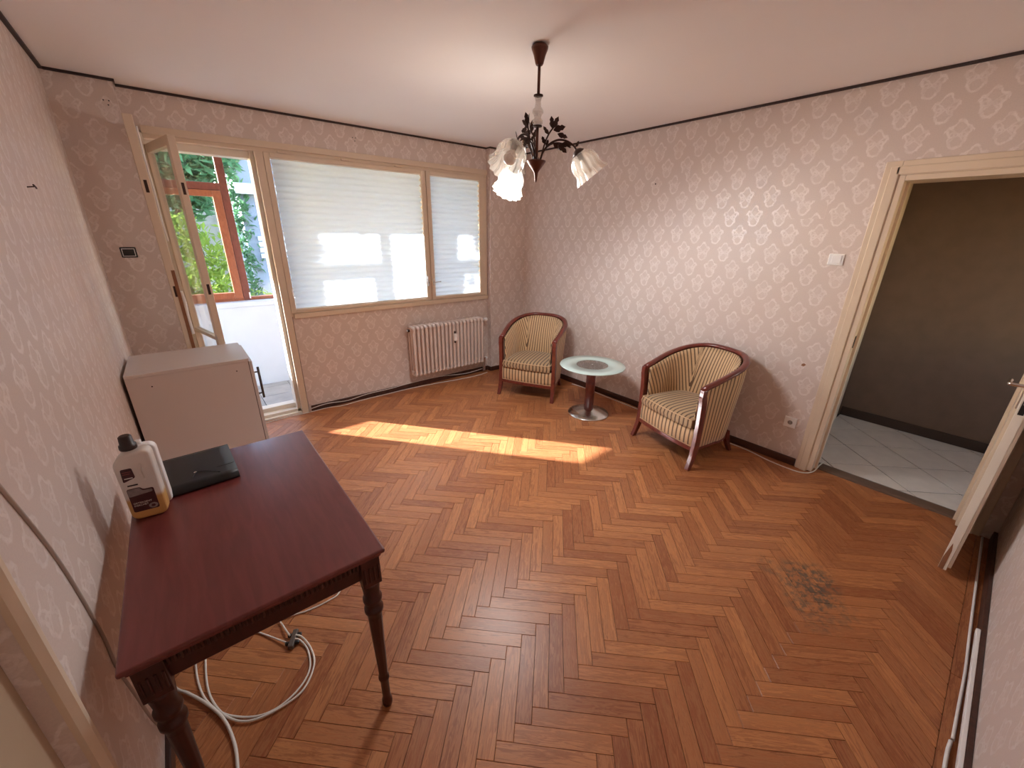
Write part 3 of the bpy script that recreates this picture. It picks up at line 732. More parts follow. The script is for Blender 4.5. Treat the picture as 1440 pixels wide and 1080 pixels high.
for sx in (-1, 1):
    for sy in (-1, 1):
        x, y = sx*(hw-0.046), sy*(hd-0.046)
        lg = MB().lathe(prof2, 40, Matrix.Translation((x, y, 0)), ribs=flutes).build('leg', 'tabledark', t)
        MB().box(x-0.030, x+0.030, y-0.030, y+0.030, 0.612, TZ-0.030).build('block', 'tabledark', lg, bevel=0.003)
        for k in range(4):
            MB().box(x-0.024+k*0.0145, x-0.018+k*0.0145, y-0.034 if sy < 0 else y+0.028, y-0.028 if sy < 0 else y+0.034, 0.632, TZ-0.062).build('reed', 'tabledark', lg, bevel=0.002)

# ------------------------------------------------------------------ bottle of floor cleaner
bt = thing('cleaner_bottle', 'translucent floor cleaner bottle with brown cap and maroon label', 'bottle', (-0.234, 1.668, TZ), R(-7))
mb_ = Mat('bottle_plastic', rough=0.35, spec=0.4); pv, P = mb_.pos()
mb_.color(mb_.mix(P[2].step(0.822, 0.842), (0.60, 0.33, 0.11), (0.72, 0.66, 0.61))); mb_.b.inputs['Subsurface Weight'].default_value = 0.0
def curve2d(name, loops, mat, parent, extrude, bev, loc=(0, 0, 0), rot=(R(90), 0, 0), res=2):
    cu = bpy.data.curves.new(name, 'CURVE'); cu.dimensions = '2D'; cu.fill_mode = 'BOTH'; cu.extrude = extrude; cu.bevel_depth = bev; cu.bevel_resolution = res
    for pts in loops:
        sp = cu.splines.new('POLY'); sp.points.add(len(pts)-1); sp.use_cyclic_u = True
        for q, p in zip(sp.points, pts): q.co = (p[0], p[1], 0, 1)
    cu.materials.append(MT[mat] if isinstance(mat, str) else mat)
    tmp = bpy.data.objects.new(name, cu); COL.objects.link(tmp)
    dg = bpy.context.evaluated_depsgraph_get(); me = bpy.data.meshes.new_from_object(tmp.evaluated_get(dg)); me.name = name
    bpy.data.objects.remove(tmp)
    for p in me.polygons: p.use_smooth = abs(p.normal.z) < 0.95
    o = bpy.data.objects.new(name, me); COL.objects.link(o); o.parent = parent; o.location = loc; o.rotation_euler = rot; return o
def rounded(pts, r, n=4):
    out = []
    for i in range(len(pts)):
        p0, p, p2 = Vector(pts[i-1]), Vector(pts[i]), Vector(pts[(i+1) % len(pts)])
        a = p + (p0-p).normalized()*min(r, (p0-p).length*0.45); c = p + (p2-p).normalized()*min(r, (p2-p).length*0.45)
        for k in range(n+1): q = k/n; out.append(tuple(a*(1-q)**2 + p*2*q*(1-q) + c*q*q))
    return out
outer = rounded([(-0.038, 0.010), (0.038, 0.010), (0.040, 0.236), (0.030, 0.240), (0.014, 0.238), (-0.016, 0.238), (-0.040, 0.212)], 0.014)
hole = rounded([(0.008, 0.142), (0.024, 0.142), (0.024, 0.205), (0.012, 0.210), (0.005, 0.175)], 0.008)
curve2d('body', [outer, hole[::-1]], mb_.m, bt, 0.016, 0.010)
capm = m_plain('brown_cap', (0.030, 0.014, 0.012), 0.4)
MB().lathe([(0.014, 0.240), (0.014, 0.256)], 20, Matrix.Translation((-0.002, 0, 0))).build('neck', mb_.m, bt)
cp = MB().lathe([(0.0215, 0.254), (0.0225, 0.258), (0.0215, 0.270), (0.018, 0.272), (0.0165, 0.298), (0.012, 0.302)], 24, Matrix.Translation((-0.002, 0, 0)), ribs=lambda a, z: 0.02*math.cos(a*24)).build('cap', capm, bt)
lab = m_plain('maroon_label', (0.075, 0.012, 0.014), 0.35, var=0.35, scale=40); labg = m_plain('grey_label_band', (0.30, 0.24, 0.23), 0.4, var=0.3, scale=60)
white_ink = m_plain('white_ink', (0.75, 0.70, 0.64), 0.5)
curve2d('label', [rounded([(-0.036, 0.148), (-0.004, 0.160), (-0.006, 0.196), (-0.034, 0.196)], 0.005)], lab, bt, 0.0006, 0, (0, -0.0265, 0))
l2 = curve2d('label', [rounded([(-0.036, 0.032), (0.030, 0.032), (0.030, 0.112), (0.004, 0.112), (-0.002, 0.122), (-0.036, 0.122)], 0.006)], lab, bt, 0.0006, 0, (0, -0.0265, 0))
curve2d('label_picture', [rounded([(-0.035, 0.092), (0.026, 0.098), (0.026, 0.108), (0.002, 0.108), (-0.004, 0.120), (-0.035, 0.120)], 0.004)], labg, bt, 0.0006, 0, (0, -0.0272, 0))
curve2d('label_seal', [[(0.016+0.012*math.cos(k*0.3927), 0.045+0.010*math.sin(k*0.3927)) for k in range(16)]], labg, bt, 0.0006, 0, (0, -0.0272, 0))
curve2d('label_seal_mark', [[(0.016+0.006*math.cos(k*1.0472), 0.045+0.005*math.sin(k*1.0472)) for k in range(6)]], lab, bt, 0.0004, 0, (0, -0.0279, 0))
def text(body, size, loc, mat, parent, rot=(R(90), 0, 0)):
    cu = bpy.data.curves.new('lettering', 'FONT'); cu.body = body; cu.size = size; cu.extrude = 0.0002; cu.materials.append(mat)
    tmp = bpy.data.objects.new('lettering', cu); COL.objects.link(tmp); dg = bpy.context.evaluated_depsgraph_get()
    me = bpy.data.meshes.new_from_object(tmp.evaluated_get(dg)); bpy.data.objects.remove(tmp)
    o = bpy.data.objects.new('lettering', me); COL.objects.link(o); o.parent = parent; o.location = loc; o.rotation_euler = rot; return o
text('DETERGENT', 0.0085, (-0.031, -0.0275, 0.062), white_ink, bt); text('PARCHET', 0.0085, (-0.031, -0.0275, 0.053), white_ink, bt)
for zz, w_ in ((0.183, 0.022), (0.176, 0.018)): rbox(-0.032, -0.032+w_, -0.0278, -0.0270, zz, zz+0.0025).build('print_line', m_plain('red_ink', (0.25, 0.05, 0.04), 0.5), bt)
rbox(-0.031, -0.010, -0.0278, -0.0270, 0.160, 0.163).build('print_line', white_ink, bt)
rbox(-0.030, -0.004, -0.0268, -0.0262, 0.131, 0.136).build('print_line', capm, bt)

wb = thing('plastic_container', 'slim white plastic container standing behind the floor cleaner bottle', 'container', (-0.212, 1.732, TZ), R(-7))
curve2d('body', [rounded([(-0.030, 0.006), (0.030, 0.006), (0.030, 0.222), (0.020, 0.232), (-0.022, 0.232), (-0.030, 0.215)], 0.008)], 'plastic', wb, 0.010, 0.006)
MB().lathe([(0.009, 0.236), (0.009, 0.250), (0.006, 0.252)], 16, Matrix.Translation((-0.006, 0, 0))).build('cap', 'plastic', wb)

# black folder
fo = thing('folder', 'black leatherette document folder with elastic loop on the table', 'folder', (-0.085, 1.872, TZ), R(2))
rbox(-0.118, 0.112, -0.135, 0.135, 0.0, 0.005).build('back_cover', 'blackmat', fo, bevel=0.002)
rbox(-0.112, 0.106, -0.126, 0.130, 0.005, 0.026).build('papers', m_plain('dark_inner_pockets', (0.02, 0.02, 0.02), 0.6), fo, bevel=0.004)
def flap(a, c):
    x = -0.118 + 0.230*a
    if c < 0.75: return (x, 0.135 - 0.265*c/0.75, 0.0305 + 0.002*math.sin(c*4))
    q = (c-0.75)/0.25; return (x, -0.130 - 0.010*math.sin(q*math.pi/2), 0.0305 - 0.026*q)
MB().grid(flap, 6, 20).build('front_cover', 'blackmat', fo, solid=0.003)
MB().tube(smoothpath([(-0.055, -0.142, 0.006), (-0.030, -0.09, 0.034), (-0.012, -0.060, 0.036), (0.02, -0.075, 0.036), (0.055, -0.112, 0.035)], 5), 0.0016, 6).build('elastic_cord', 'black', fo)
MB().lathe([(0.006, 0), (0.006, 0.002), (0.003, 0.004)], 14, Matrix.Translation((-0.018, -0.055, 0.033))).build('rivet', 'chrome', fo)
rbox(0.050, 0.108, -0.062, -0.059, 0.0325, 0.0345).build('seam', 'black', fo)

# ------------------------------------------------------------------ white cabinet
cb = thing('cabinet', 'white laminate cupboard with bar handle standing in the corner by the balcony door', 'cabinet', (-0.048, 3.227, 0))
rbox(-0.295, 0.295, -0.250, 0.245, 0.09, 0.882).build('body', 'laminate', cb, bevel=0.001)
rbox(-0.295, 0.300, -0.252, 0.247, 0.883, 0.901).build('top', 'laminate', cb, bevel=0.001)
rbox(-0.295, 0.255, -0.240, 0.235, 0.0, 0.09).build('plinth', 'laminate', cb)
rbox(0.295, 0.299, -0.249, 0.244, 0.09, 0.882).build('door_gap', 'laminate_edge', cb)
dr = rbox(0.299, 0.317, -0.249, 0.244, 0.092, 0.880).build('door', 'laminate', cb, bevel=0.001)
hd_ = MB().tube([(0.345, -0.205, 0.605), (0.345, -0.205, 0.822)], 0.0075, 10).build('handle', 'handlemetal', dr)
for zz in (0.64, 0.79): MB().tube([(0.316, -0.205, zz), (0.345, -0.205, zz)], 0.005, 8).build('handle_post', 'handlemetal', dr)
for xx in (-0.19, 0.225): MB().lathe([(0.004, 0), (0.004, 0.001)], 10, Matrix.Translation((xx, -0.2505, 0.82 if xx < 0 else 0.83)) @ Matrix.Rotation(R(90), 4, 'X')).build('screw_hole', 'darkmetal', cb)

# ------------------------------------------------------------------ radiator
rd = thing('radiator', 'cream cast column radiator under the window', 'radiator', (2.30, YB-0.10, 0))
ry = -0.055       # front columns
def section():
    b = MB()
    for yy in (-0.055, 0.0, 0.055):
        pts = [(0, yy, 0.185), (0, yy, 0.21), (0, yy, 0.45), (0, yy, 0.69), (0, yy, 0.708)]
        b.tube(pts, [0.011, 0.0165, 0.0165, 0.0165, 0.011], 8)
    b.tube(smoothpath([(0, -0.058, 0.692), (0, -0.05, 0.712), (0, 0, 0.716), (0, 0.05, 0.712), (0, 0.058, 0.692)], 3), 0.0185, 8)
    b.tube(smoothpath([(0, -0.055, 0.200), (0, -0.05, 0.186), (0, 0, 0.184), (0, 0.05, 0.186), (0, 0.055, 0.200)], 3), 0.0185, 8)
    return b
s0 = section().build('section', 'radiator', rd); s0.location = (1.850-2.30, 0, 0)
for i in range(1, 19):
    o = s0.copy(); COL.objects.link(o); o.parent = rd; o.location = (1.850-2.30 + 0.0494*i, 0, 0)
MB().tube([(1.825-2.30, 0, 0.685), (2.775-2.30, 0, 0.685)], 0.020, 12).build('top_header', 'radiator', rd)
MB().tube([(1.825-2.30, 0, 0.215), (2.775-2.30, 0, 0.215)], 0.020, 12).build('bottom_header', 'radiator', rd)
MB().tube([(1.828-2.30, 0, 0.685), (1.805-2.30, 0, 0.685)], 0.016, 6).build('end_plug', 'darkmetal', rd)
MB().tube([(1.808-2.30, 0, 0.685), (1.795-2.30, 0, 0.685)], 0.008, 8).build('bleed_valve', 'plastic', rd)
MB().tube([(2.775-2.30, 0, 0.685), (2.805-2.30, 0, 0.685)], 0.014, 8).build('valve_body', 'steel', rd)
MB().lathe([(0.014, 0), (0.020, 0.008), (0.021, 0.040), (0.016, 0.052)], 16, Matrix.Translation((2.80-2.30, -0.005, 0.685)) @ Matrix.Rotation(R(62), 4, 'X') @ Matrix.Rotation(R(18), 4, 'Y')).build('thermostat_head', 'plastic', rd)
MB().tube(smoothpath([(2.805-2.30, 0, 0.685), (2.82-2.30, 0.01, 0.69), (2.825-2.30, 0.045, 0.68), (2.825-2.30, 0.05, 0.45), (2.825-2.30, 0.05, 0.02)], 5), 0.008, 8).build('supply_pipe', 'greycable', rd)
MB().tube([(2.775-2.30, 0, 0.215), (2.82-2.30, 0, 0.215), (2.845-2.30, 0.04, 0.215), (2.845-2.30, 0.05, 0.02)], 0.009, 8).build('return_pipe', 'radiator', rd)
MB().lathe([(0.012, 0), (0.012, 0.03)], 10, Matrix.Translation((2.82-2.30, -0.01, 0.215)) @ Matrix.Rotation(R(90), 4, 'X')).build('return_valve', 'plastic', rd)
rbox(2.325-2.30, 2.362-2.30, -0.098, -0.070, 0.515, 0.600).build('heat_meter', 'plastic', rd, bevel=0.004)
for zz in (0.50, 0.612): rbox(2.336-2.30, 2.35-2.30, -0.085, -0.07, zz-0.012, zz+0.012).build('meter_clip', 'darkmetal', rd)

# ------------------------------------------------------------------ tub armchairs
def chair_path(n=48, sc_=1.0, inset=0.0):
    """plan of the tub from the right front post round the back to the left one; list of (x, y, s) with s = 0 front .. 1 back .. 0 front"""
    hwid, straight, ry_ = 0.300 - inset, 0.235, 0.335 - inset
    L1 = straight; L2 = math.pi/2*(hwid+ry_)/2; out = []
    for i in range(n+1):
        a = -1 + 2*i/n; sgn = 1 if a < 0 else -1; d = (1-abs(a))*(L1+L2); frac = 1-abs(a)
        if d < L1: x, y = hwid + 0.012*math.sin(d/L1*math.pi/2), d
        else:
            th_ = (d-L1)/L2*math.pi/2; ex = 0.86
            x = (hwid+0.012)*math.cos(th_)**ex if math.cos(th_) > 1e-6 else 0; y = straight + ry_*math.sin(th_)**ex
        out.append((sgn*x, y, frac))
    return out
def rail_z(fr): return 0.652 + 0.158*math.sin(min(1, fr*1.08)*math.pi/2)**1.15
def lean(z): return (z-0.165)/0.65          # 0 at the bottom rail, 1 at the top of the back
def make_chair(label, loc, rotz):
    t = thing('armchair', label, 'armchair', loc, rotz, 'striped tub armchairs')
    N = 48; P = chair_path(N); arc = [0.0]
    for i in range(N): arc.append(arc[-1] + math.hypot(P[i+1][0]-P[i][0], P[i+1][1]-P[i][1]))
    tot = arc[-1]; arc = [a - tot/2 for a in arc]
    def outer_pt(i, c):
        x, y, fr = P[i]; z = 0.168 + (rail_z(fr)-0.008-0.168)*c; k = 0.90 + 0.10*min(1, (z-0.168)/0.5)
        return (x*(k+0.02 if fr > 0.35 else 1.0 - (1-k)*fr/0.35), y*(k if fr > 0 else 1) + 0.0, z)
    b = MB(); b.grid(lambda a, c: outer_pt(round(a*N), c), N, 8, lambda a, c: (arc[round(a*N)], c)); b.build('outer_panel', 'stripe', t, solid=0.010)
    Q = chair_path(N, inset=0.040)
    def inner_pt(i, c):
        x, y, fr = Q[i]; z0 = 0.33; z = z0 + (rail_z(fr)-0.006-z0)*c; k = 0.80 + 0.20*c
        yy = y*(k if fr > 0.3 else 1 - (1-k)*fr/0.3) + 0.012*math.sin(c*math.pi)*0
        pad = 0.030*math.sin(c*math.pi)**0.8*min(1, fr*4)
        n_ = Vector((x, y-0.2, 0)); n_ = n_.normalized() if n_.length > 1e-6 else Vector((0, 1, 0))
        return (x*(0.94+0.06*c) - n_.x*pad, yy - n_.y*pad, z)
    a0 = 0.215
    def inner_uv(a, c):
        i = round(a*N); s_ = arc[i]; z = inner_pt(i, c)[2]
        if abs(s_) < a0: u = s_/(1 - 0.55*(z-0.42))
        else: u = s_ - (0.42 if s_ > 0 else -0.42)*(z-0.42)
        return (u, z)
    MB().grid(lambda a, c: inner_pt(round(a*N), c), N, 10, inner_uv, flip=True).build('inner_panel', 'stripe', t, solid=0.008)
    # polished top rail
    pth = [(x, y, rail_z(fr)+0.004) for x, y, fr in P]
    prof = [(-0.020, -0.012), (0.022, -0.012), (0.027, 0.0), (0.022, 0.013), (0.006, 0.019), (-0.012, 0.017), (-0.022, 0.006)]
    pth[0] = (pth[0][0], pth[0][1]-0.020, pth[0][2]-0.012); pth[-1] = (pth[-1][0], pth[-1][1]-0.020, pth[-1][2]-0.012)
    MB().sweep([(x-0.018*(1 if x > 0 else -1)*(1-abs(y)/0.57)*0.5, y-0.012*(y/0.57), z) for x, y, z in pth], prof).build('top_rail', 'mahog', t)
    MB().tube([Vector(inner_pt(i, 0.985)) + Vector((0, 0, -0.004)) for i in range(1, N)], 0.005, 6).build('piping', 'piping', t)
    # front posts running down into sabre legs
    for s_ in (-1, 1):
        x = s_*0.300
        path = smoothpath([(x+s_*0.008, -0.046, 0.0), (x+s_*0.004, -0.020, 0.07), (x, 0.0, 0.165), (x, 0.004, 0.33), (x, -0.004, 0.52), (x, -0.016, 0.60), (x, -0.014, 0.648)], 5)
        b = MB(); hwid = 0.019; nP = len(path); rings = []
        for i, p in enumerate(path):
            d = 0.017 + 0.008*min(1, p.z/0.16) - (0.004 if p.z > 0.6 else 0)
            base = len(b.v); rings.append(base)
            for qx, qy in ((-hwid, -d), (hwid, -d), (hwid, d), (-hwid, d)): b.v.append((p.x+qx, p.y+qy, p.z))
        for i in range(nP-1):
            for k in range(4): b.face((rings[i]+k, rings[i]+(k+1) % 4, rings[i+1]+(k+1) % 4, rings[i+1]+k))
        b.face([rings[0]+k for k in range(4)][::-1]); b.face([rings[-1]+k for k in range(4)])
        b.build('front_leg', 'mahog', t, bevel=0.005)
        b = MB(); rr = []
        for x_, y_, z_, w_ in ((s_*0.225, 0.520, 0.0, 0.015), (s_*0.213, 0.480, 0.09, 0.019), (s_*0.205, 0.458, 0.19, 0.022)):
            rr.append(len(b.v))
            for qx, qy in ((-1, -1), (1, -1), (1, 1), (-1, 1)): b.v.append((x_+qx*w_, y_+qy*w_, z_))
        for i in range(2):
            for k in range(4): b.face((rr[i]+k, rr[i]+(k+1) % 4, rr[i+1]+(k+1) % 4, rr[i+1]+k))
        b.face([rr[0]+k for k in range(4)][::-1]); b.face([rr[-1]+k for k in range(4)]); b.build('rear_leg', 'mahog', t, bevel=0.004)
    def bow(x): return -0.026*(1-(x/0.29)**2)
    xs = [-0.282 + 0.564*i/16 for i in range(17)]
    # bowed seat rail, apron panel and its piping
    MB().sweep([(x, bow(x)-0.004, 0.163 + 0.004*(1-(x/0.28)**2)) for x in xs], [(-0.018, -0.019), (0.018, -0.019), (0.018, 0.013), (-0.018, 0.013)], smooth=False).build('seat_rail', 'mahog', t, bevel=0.004)
    MB().grid(lambda a, c: (-0.281+0.562*a, bow(-0.281+0.562*a)-0.004 - 0.006*math.sin(c*math.pi), 0.178+0.142*c), 20, 5, lambda a, c: (0.562*a, c)).build('front_apron', 'stripe', t, solid=0.012)
    MB().tube(smoothpath([(-0.277, bow(-0.277)-0.013, 0.315), (-0.277, bow(-0.277)-0.013, 0.186), (-0.262, bow(-0.262)-0.013, 0.180), (0, bow(0)-0.014, 0.184), (0.262, bow(0.262)-0.013, 0.180), (0.277, bow(0.277)-0.013, 0.186), (0.277, bow(0.277)-0.013, 0.315)], 6), 0.0035, 6).build('apron_piping', 'piping', t)
    # low rail round the foot of the tub and the webbing under the seat
    MB().sweep([(outer_pt(i, 0)[0], outer_pt(i, 0)[1], 0.164) for i in range(1, N)], [(-0.010, -0.010), (0.008, -0.010), (0.008, 0.008), (-0.010, 0.008)], smooth=False).build('base_rail', 'mahog', t)
    MB().prism([(outer_pt(i, 0)[0]*0.97, outer_pt(i, 0)[1]*0.97+0.005) for i in range(0, N+1, 2)], 0.180, 0.30).build('seat_deck', 'blackmat', t)
    # loose cushion
    cx, y0, y1 = 0.262, -0.030, 0.440
    def cush(side):
        def fn(a, c):
            u_, v_ = 2*a-1, 2*c-1; ex = 5.0
            q = (abs(u_)**ex + abs(v_)**ex)
            edge = max(0.0, 1 - max(abs(u_), abs(v_))**6)
            x_ = u_*cx*(1 - 0.08*max(0, v_)**2*1.6*abs(u_)**0.5); y_ = (y0+y1)/2 + v_*(y1-y0)/2
            if v_ < 0: y_ += bow(x_)*(-v_)*0.9
            else: y_ -= 0.05*u_*u_*v_
            z_ = 0.363 + side*(0.030 + 0.020*math.sqrt(edge) + 0.010*(1-u_*u_)*(1-v_*v_)) if side > 0 else 0.363 - (0.036 + 0.016*math.sqrt(edge))
            return (x_, y_, z_)
        return fn
    b = MB(); K = 18; ft, fb = cush(1), cush(-1)
    b.grid(ft, K, K, lambda a, c: (0.524*a, 0.47*c)); b.grid(fb, K, K, lambda a, c: (0.524*a, 0.47*c), flip=True)
    ring = [(i/K, 0) for i in range(K)] + [(1, i/K) for i in range(K)] + [(1-i/K, 1) for i in range(K)] + [(0, 1-i/K) for i in range(K)]
    s_acc = 0
    for i in range(len(ring)):
        p, q = ring[i], ring[(i+1) % len(ring)]; base = len(b.v)
        A, B_, C_, D = Vector(fb(*p)), Vector(fb(*q)), Vector(ft(*q)), Vector(ft(*p))
        mid1, mid2 = (A+D)/2, (B_+C_)/2; ctr = Vector((0, 0.2, 0.363))
        for m_ in (mid1, mid2):
            d_ = m_-ctr; d_.z = 0; m_ += d_.normalized()*0.010
        b.v += [tuple(A), tuple(B_), tuple(mid2), tuple(mid1), tuple(C_), tuple(D)]
        u0, u1 = (0.524*p[0] if p[1] in (0, 1) else 0.47*p[1]), (0.524*q[0] if p[1] in (0, 1) and q[1] in (0, 1) else 0.47*q[1])
        b.face((base, base+1, base+2, base+3), [(u0, 0), (u1, 0), (u1, .05), (u0, .05)], True); b.face((base+3, base+2, base+4, base+5), [(u0, .05), (u1, .05), (u1, .1), (u0, .1)], True)
    b.build('seat_cushion', 'stripe_seat', t)
    MB().tube([Vector(ft(*p)) + Vector((0, 0, 0.001)) for p in ring + ring[:1]], 0.004, 6).build('cushion_piping', 'piping', t)
    return t
def chair_rot(bx, by): return math.atan2(by, bx) - math.pi/2
make_chair('striped tub armchair in the corner beside the radiator', (2.705, 3.030, 0), chair_rot(0.888, 0.460))
make_chair('striped tub armchair between the round side table and the doorway', (2.850, 1.466, 0), chair_rot(0.968, -0.249))

# ------------------------------------------------------------------ round side table
st = thing('side_table', 'round glass-topped side table on a mahogany column and steel foot', 'side table', (2.925, 2.335, 0))
MB().lathe([(0.150, 0.502), (0.306, 0.502), (0.309, 0.506), (0.306, 0.510), (0.150, 0.510), (0.150, 0.502)], 72, cap=False).build('frosted_ring', 'frost', st)
MB().lathe([(0.150, 0.502), (0.150, 0.510)], 48).build('clear_centre', 'tintglass', st)
MB().lathe([(0.098, 0.488), (0.100, 0.490), (0.100, 0.496), (0.098, 0.5015)], 40).build('support_disc', m_plain('grey_brown_disc', (0.44, 0.38, 0.35), 0.35, 0.3), st)
MB().lathe([(0.0, 0.5105), (0.010, 0.5105), (0.009, 0.514), (0.0, 0.5155)], 20, cap=False).build('screw_cap', 'chrome', st)
MB().lathe([(0.045, 0.048), (0.045, 0.489)], 36).build('column', 'mahog', st)
MB().lathe([(0.200, 0.0), (0.202, 0.006), (0.198, 0.012), (0.120, 0.030), (0.062, 0.046), (0.048, 0.052)], 64).build('foot', 'steel', st)

# ------------------------------------------------------------------ chandelier
CH = (1.632, 1.800, H)
ch = thing('chandelier', 'dark bronze chandelier with leafy arms and cut-glass shades', 'chandelier', CH, math.atan2(-0.67, 0.74))
MB().lathe([(0.016, -0.086), (0.020, -0.080), (0.030, -0.045), (0.040, -0.022), (0.042, -0.012), (0.036, -0.006), (0.030, 0.0)], 28).build('canopy', 'copper', ch)
MB().tube([(0, 0, -0.08), (0, 0, -0.215)], 0.0075, 12).build('rod', 'copper', ch)
MB().tube([(0, 0, -0.345), (0, 0, -0.520)], 0.0075, 12).build('rod', 'copper', ch)
for zz in (-0.213, -0.347): MB().lathe([(0.010, zz-0.006), (0.024, zz-0.003), (0.024, zz+0.003), (0.010, zz+0.006)], 24).build('collar', 'darkmetal', ch)
crystal = m_glass('cut_crystal', (0.86, 0.84, 0.82), 2.2, 0.12)
MB().lathe([(0.018, -0.344), (0.025, -0.335), (0.026, -0.322), (0.016, -0.310), (0.019, -0.298), (0.027, -0.288), (0.027, -0.276), (0.016, -0.262), (0.013, -0.240), (0.016, -0.225), (0.020, -0.216)], 16, ribs=lambda a, z: 0.05*math.cos(a*8)).build('crystal_stem', crystal, ch)
MB().lathe([(0.0012, -0.612), (0.006, -0.600), (0.010, -0.566), (0.016, -0.556), (0.038, -0.528), (0.050, -0.512), (0.050, -0.506), (0.020, -0.500), (0.012, -0.490)], 28).build('body', 'copper', ch)
def m_shade(name):
    m = Mat(name); nt = m.nt
    tr = m.new('ShaderNodeBsdfTransparent'); tr.inputs[0].default_value = (0.97, 0.94, 0.90, 1)
    gl = m.new('ShaderNodeBsdfGlossy'); gl.inputs['Roughness'].default_value = 0.08
    tl = m.new('ShaderNodeBsdfTranslucent'); tl.inputs[0].default_value = (0.95, 0.88, 0.78, 1)
    fr = m.new('ShaderNodeLayerWeight'); fr.inputs[0].default_value = 0.5
    m1 = m.new('ShaderNodeMixShader'); m1.inputs[0].default_value = 0.30; m.link(tr.outputs[0], m1.inputs[1]); m.link(tl.outputs[0], m1.inputs[2])
    m2 = m.new('ShaderNodeMixShader'); m.link((V(nt, fr.outputs['Facing'])**3.0)*0.7 + 0.10, m2.inputs[0]); m.link(m1.outputs[0], m2.inputs[1]); m.link(gl.outputs[0], m2.inputs[2])
    m.link(m2.outputs[0], m.out.inputs[0]); return m.m
shade_m = m_shade('cut_glass_shade'); lit = m_emit('lit_bulb', (1.0, 0.90, 0.66), 3.0); off_bulb = m_plain('unlit_bulb', (0.92, 0.90, 0.86), 0.2)
LIT_POS = None
def leafshape(s):
    b = MB(); out = [(0, 0), (0.20, 0.25), (0.26, 0.45), (0.16, 0.60), (0.20, 0.74), (0.0, 1.0), (-0.20, 0.74), (-0.16, 0.60), (-0.26, 0.45), (-0.20, 0.25)]
    b.prism([(x*s, y*s) for x, y in out], -0.0008, 0.0008); return b
for ai, adeg in enumerate((2, 122, 242)):
    A = Matrix.Rotation(R(adeg), 4, 'Z')
    drop = 0.055 if ai == 1 else 0.0       # the arm with the lit bulb sags
    pts = [A @ Vector((r_*(1 + drop*1.5), 0, z_ - drop*max(0, (r_-0.05)/0.16))) for r_, z_ in ((0.020, -0.505), (0.034, -0.465), (0.066, -0.428), (0.110, -0.408), (0.155, -0.412), (0.192, -0.432), (0.212, -0.456))]
    arm = MB().tube(smoothpath(pts, 5), 0.0052, 8).build('arm', 'darkmetal', ch)
    MB().tube(smoothpath([A @ Vector(q) for q in ((0.016, 0.008, -0.505), (0.042, 0.012, -0.452), (0.082, 0.010, -0.424), (0.130, 0.006, -0.422), (0.180, 0.004, -0.442))], 4), 0.0035, 6).build('vine', 'darkmetal', arm)
    MB().tube(smoothpath([A @ Vector(q) for q in ((0.024, -0.006, -0.490), (0.040, -0.014, -0.430), (0.060, -0.018, -0.385), (0.085, -0.012, -0.352))], 4), [0.0045]*13, 6).build('sprig', 'darkmetal', arm)
    # leaves lie in the plane of the arm, twisted a little: (radius, offset, height, length, direction, twist)
    for (x_, y_, z_, s_, dr_, tw) in ((0.080, -0.012, -0.362, 0.060, 100, 20), (0.078, -0.013, -0.360, 0.062, 62, -25), (0.082, -0.010, -0.366, 0.066, 15, 15), (0.105, -0.004, -0.380, 0.058, -18, -20), (0.060, -0.016, -0.388, 0.048, 128, 30),
                                      (0.085, 0.008, -0.422, 0.056, -28, 20), (0.110, 0.006, -0.424, 0.066, -40, -15), (0.128, 0.004, -0.424, 0.056, -8, 25), (0.042, -0.012, -0.430, 0.040, 115, -25), (0.050, 0.012, -0.440, 0.038, 75, 30), (0.205, 0, -0.440, 0.034, 60, 20)):
        M = A @ Matrix.Translation((x_, y_, z_)) @ Matrix.Rotation(R(-dr_), 4, 'Y') @ Matrix.Rotation(R(90+tw), 4, 'X') @ Matrix.Rotation(R(-90), 4, 'Z')
        lf = leafshape(s_); lf.v = [tuple(M @ Vector(p)) for p in lf.v]; lf.build('leaf', 'darkmetal', arm)
    ax = (A.to_3x3() @ Vector((0.62, 0, -0.785))).normalized()
    M = Matrix.Translation(pts[-1]) @ ax.to_track_quat('Z', 'Y').to_matrix().to_4x4() @ Matrix.Scale(1.16, 4)
    MB().lathe([(0.006, -0.006), (0.018, 0.0), (0.030, 0.012), (0.030, 0.016), (0.012, 0.018), (0.012, 0.045)], 20, M).build('lamp_holder', 'darkmetal', arm)
    def ribs(a, z): return (0.060*math.cos(a*14) + 0.02*math.cos(a*42))*min(1, max(0, (z-0.02)/0.05))
    MB().lathe([(0.026, 0.014), (0.042, 0.022), (0.054, 0.036), (0.061, 0.055), (0.063, 0.075), (0.060, 0.092), (0.064, 0.108), (0.074, 0.124), (0.078, 0.132)], 96, M, ribs=ribs, cap=False).build('glass_shade', shade_m, ch)
    bulb = MB().lathe([(0.012, 0.045), (0.015, 0.055), (0.024, 0.072), (0.027, 0.086), (0.022, 0.102), (0.010, 0.111), (0.001, 0.113)], 20, M).build('bulb', lit if ai == 1 else off_bulb, ch)
    if ai == 1: LIT_POS = Matrix.Translation(CH) @ Matrix.Rotation(math.atan2(-0.67, 0.74), 4, 'Z') @ M @ Vector((0, 0, 0.135))
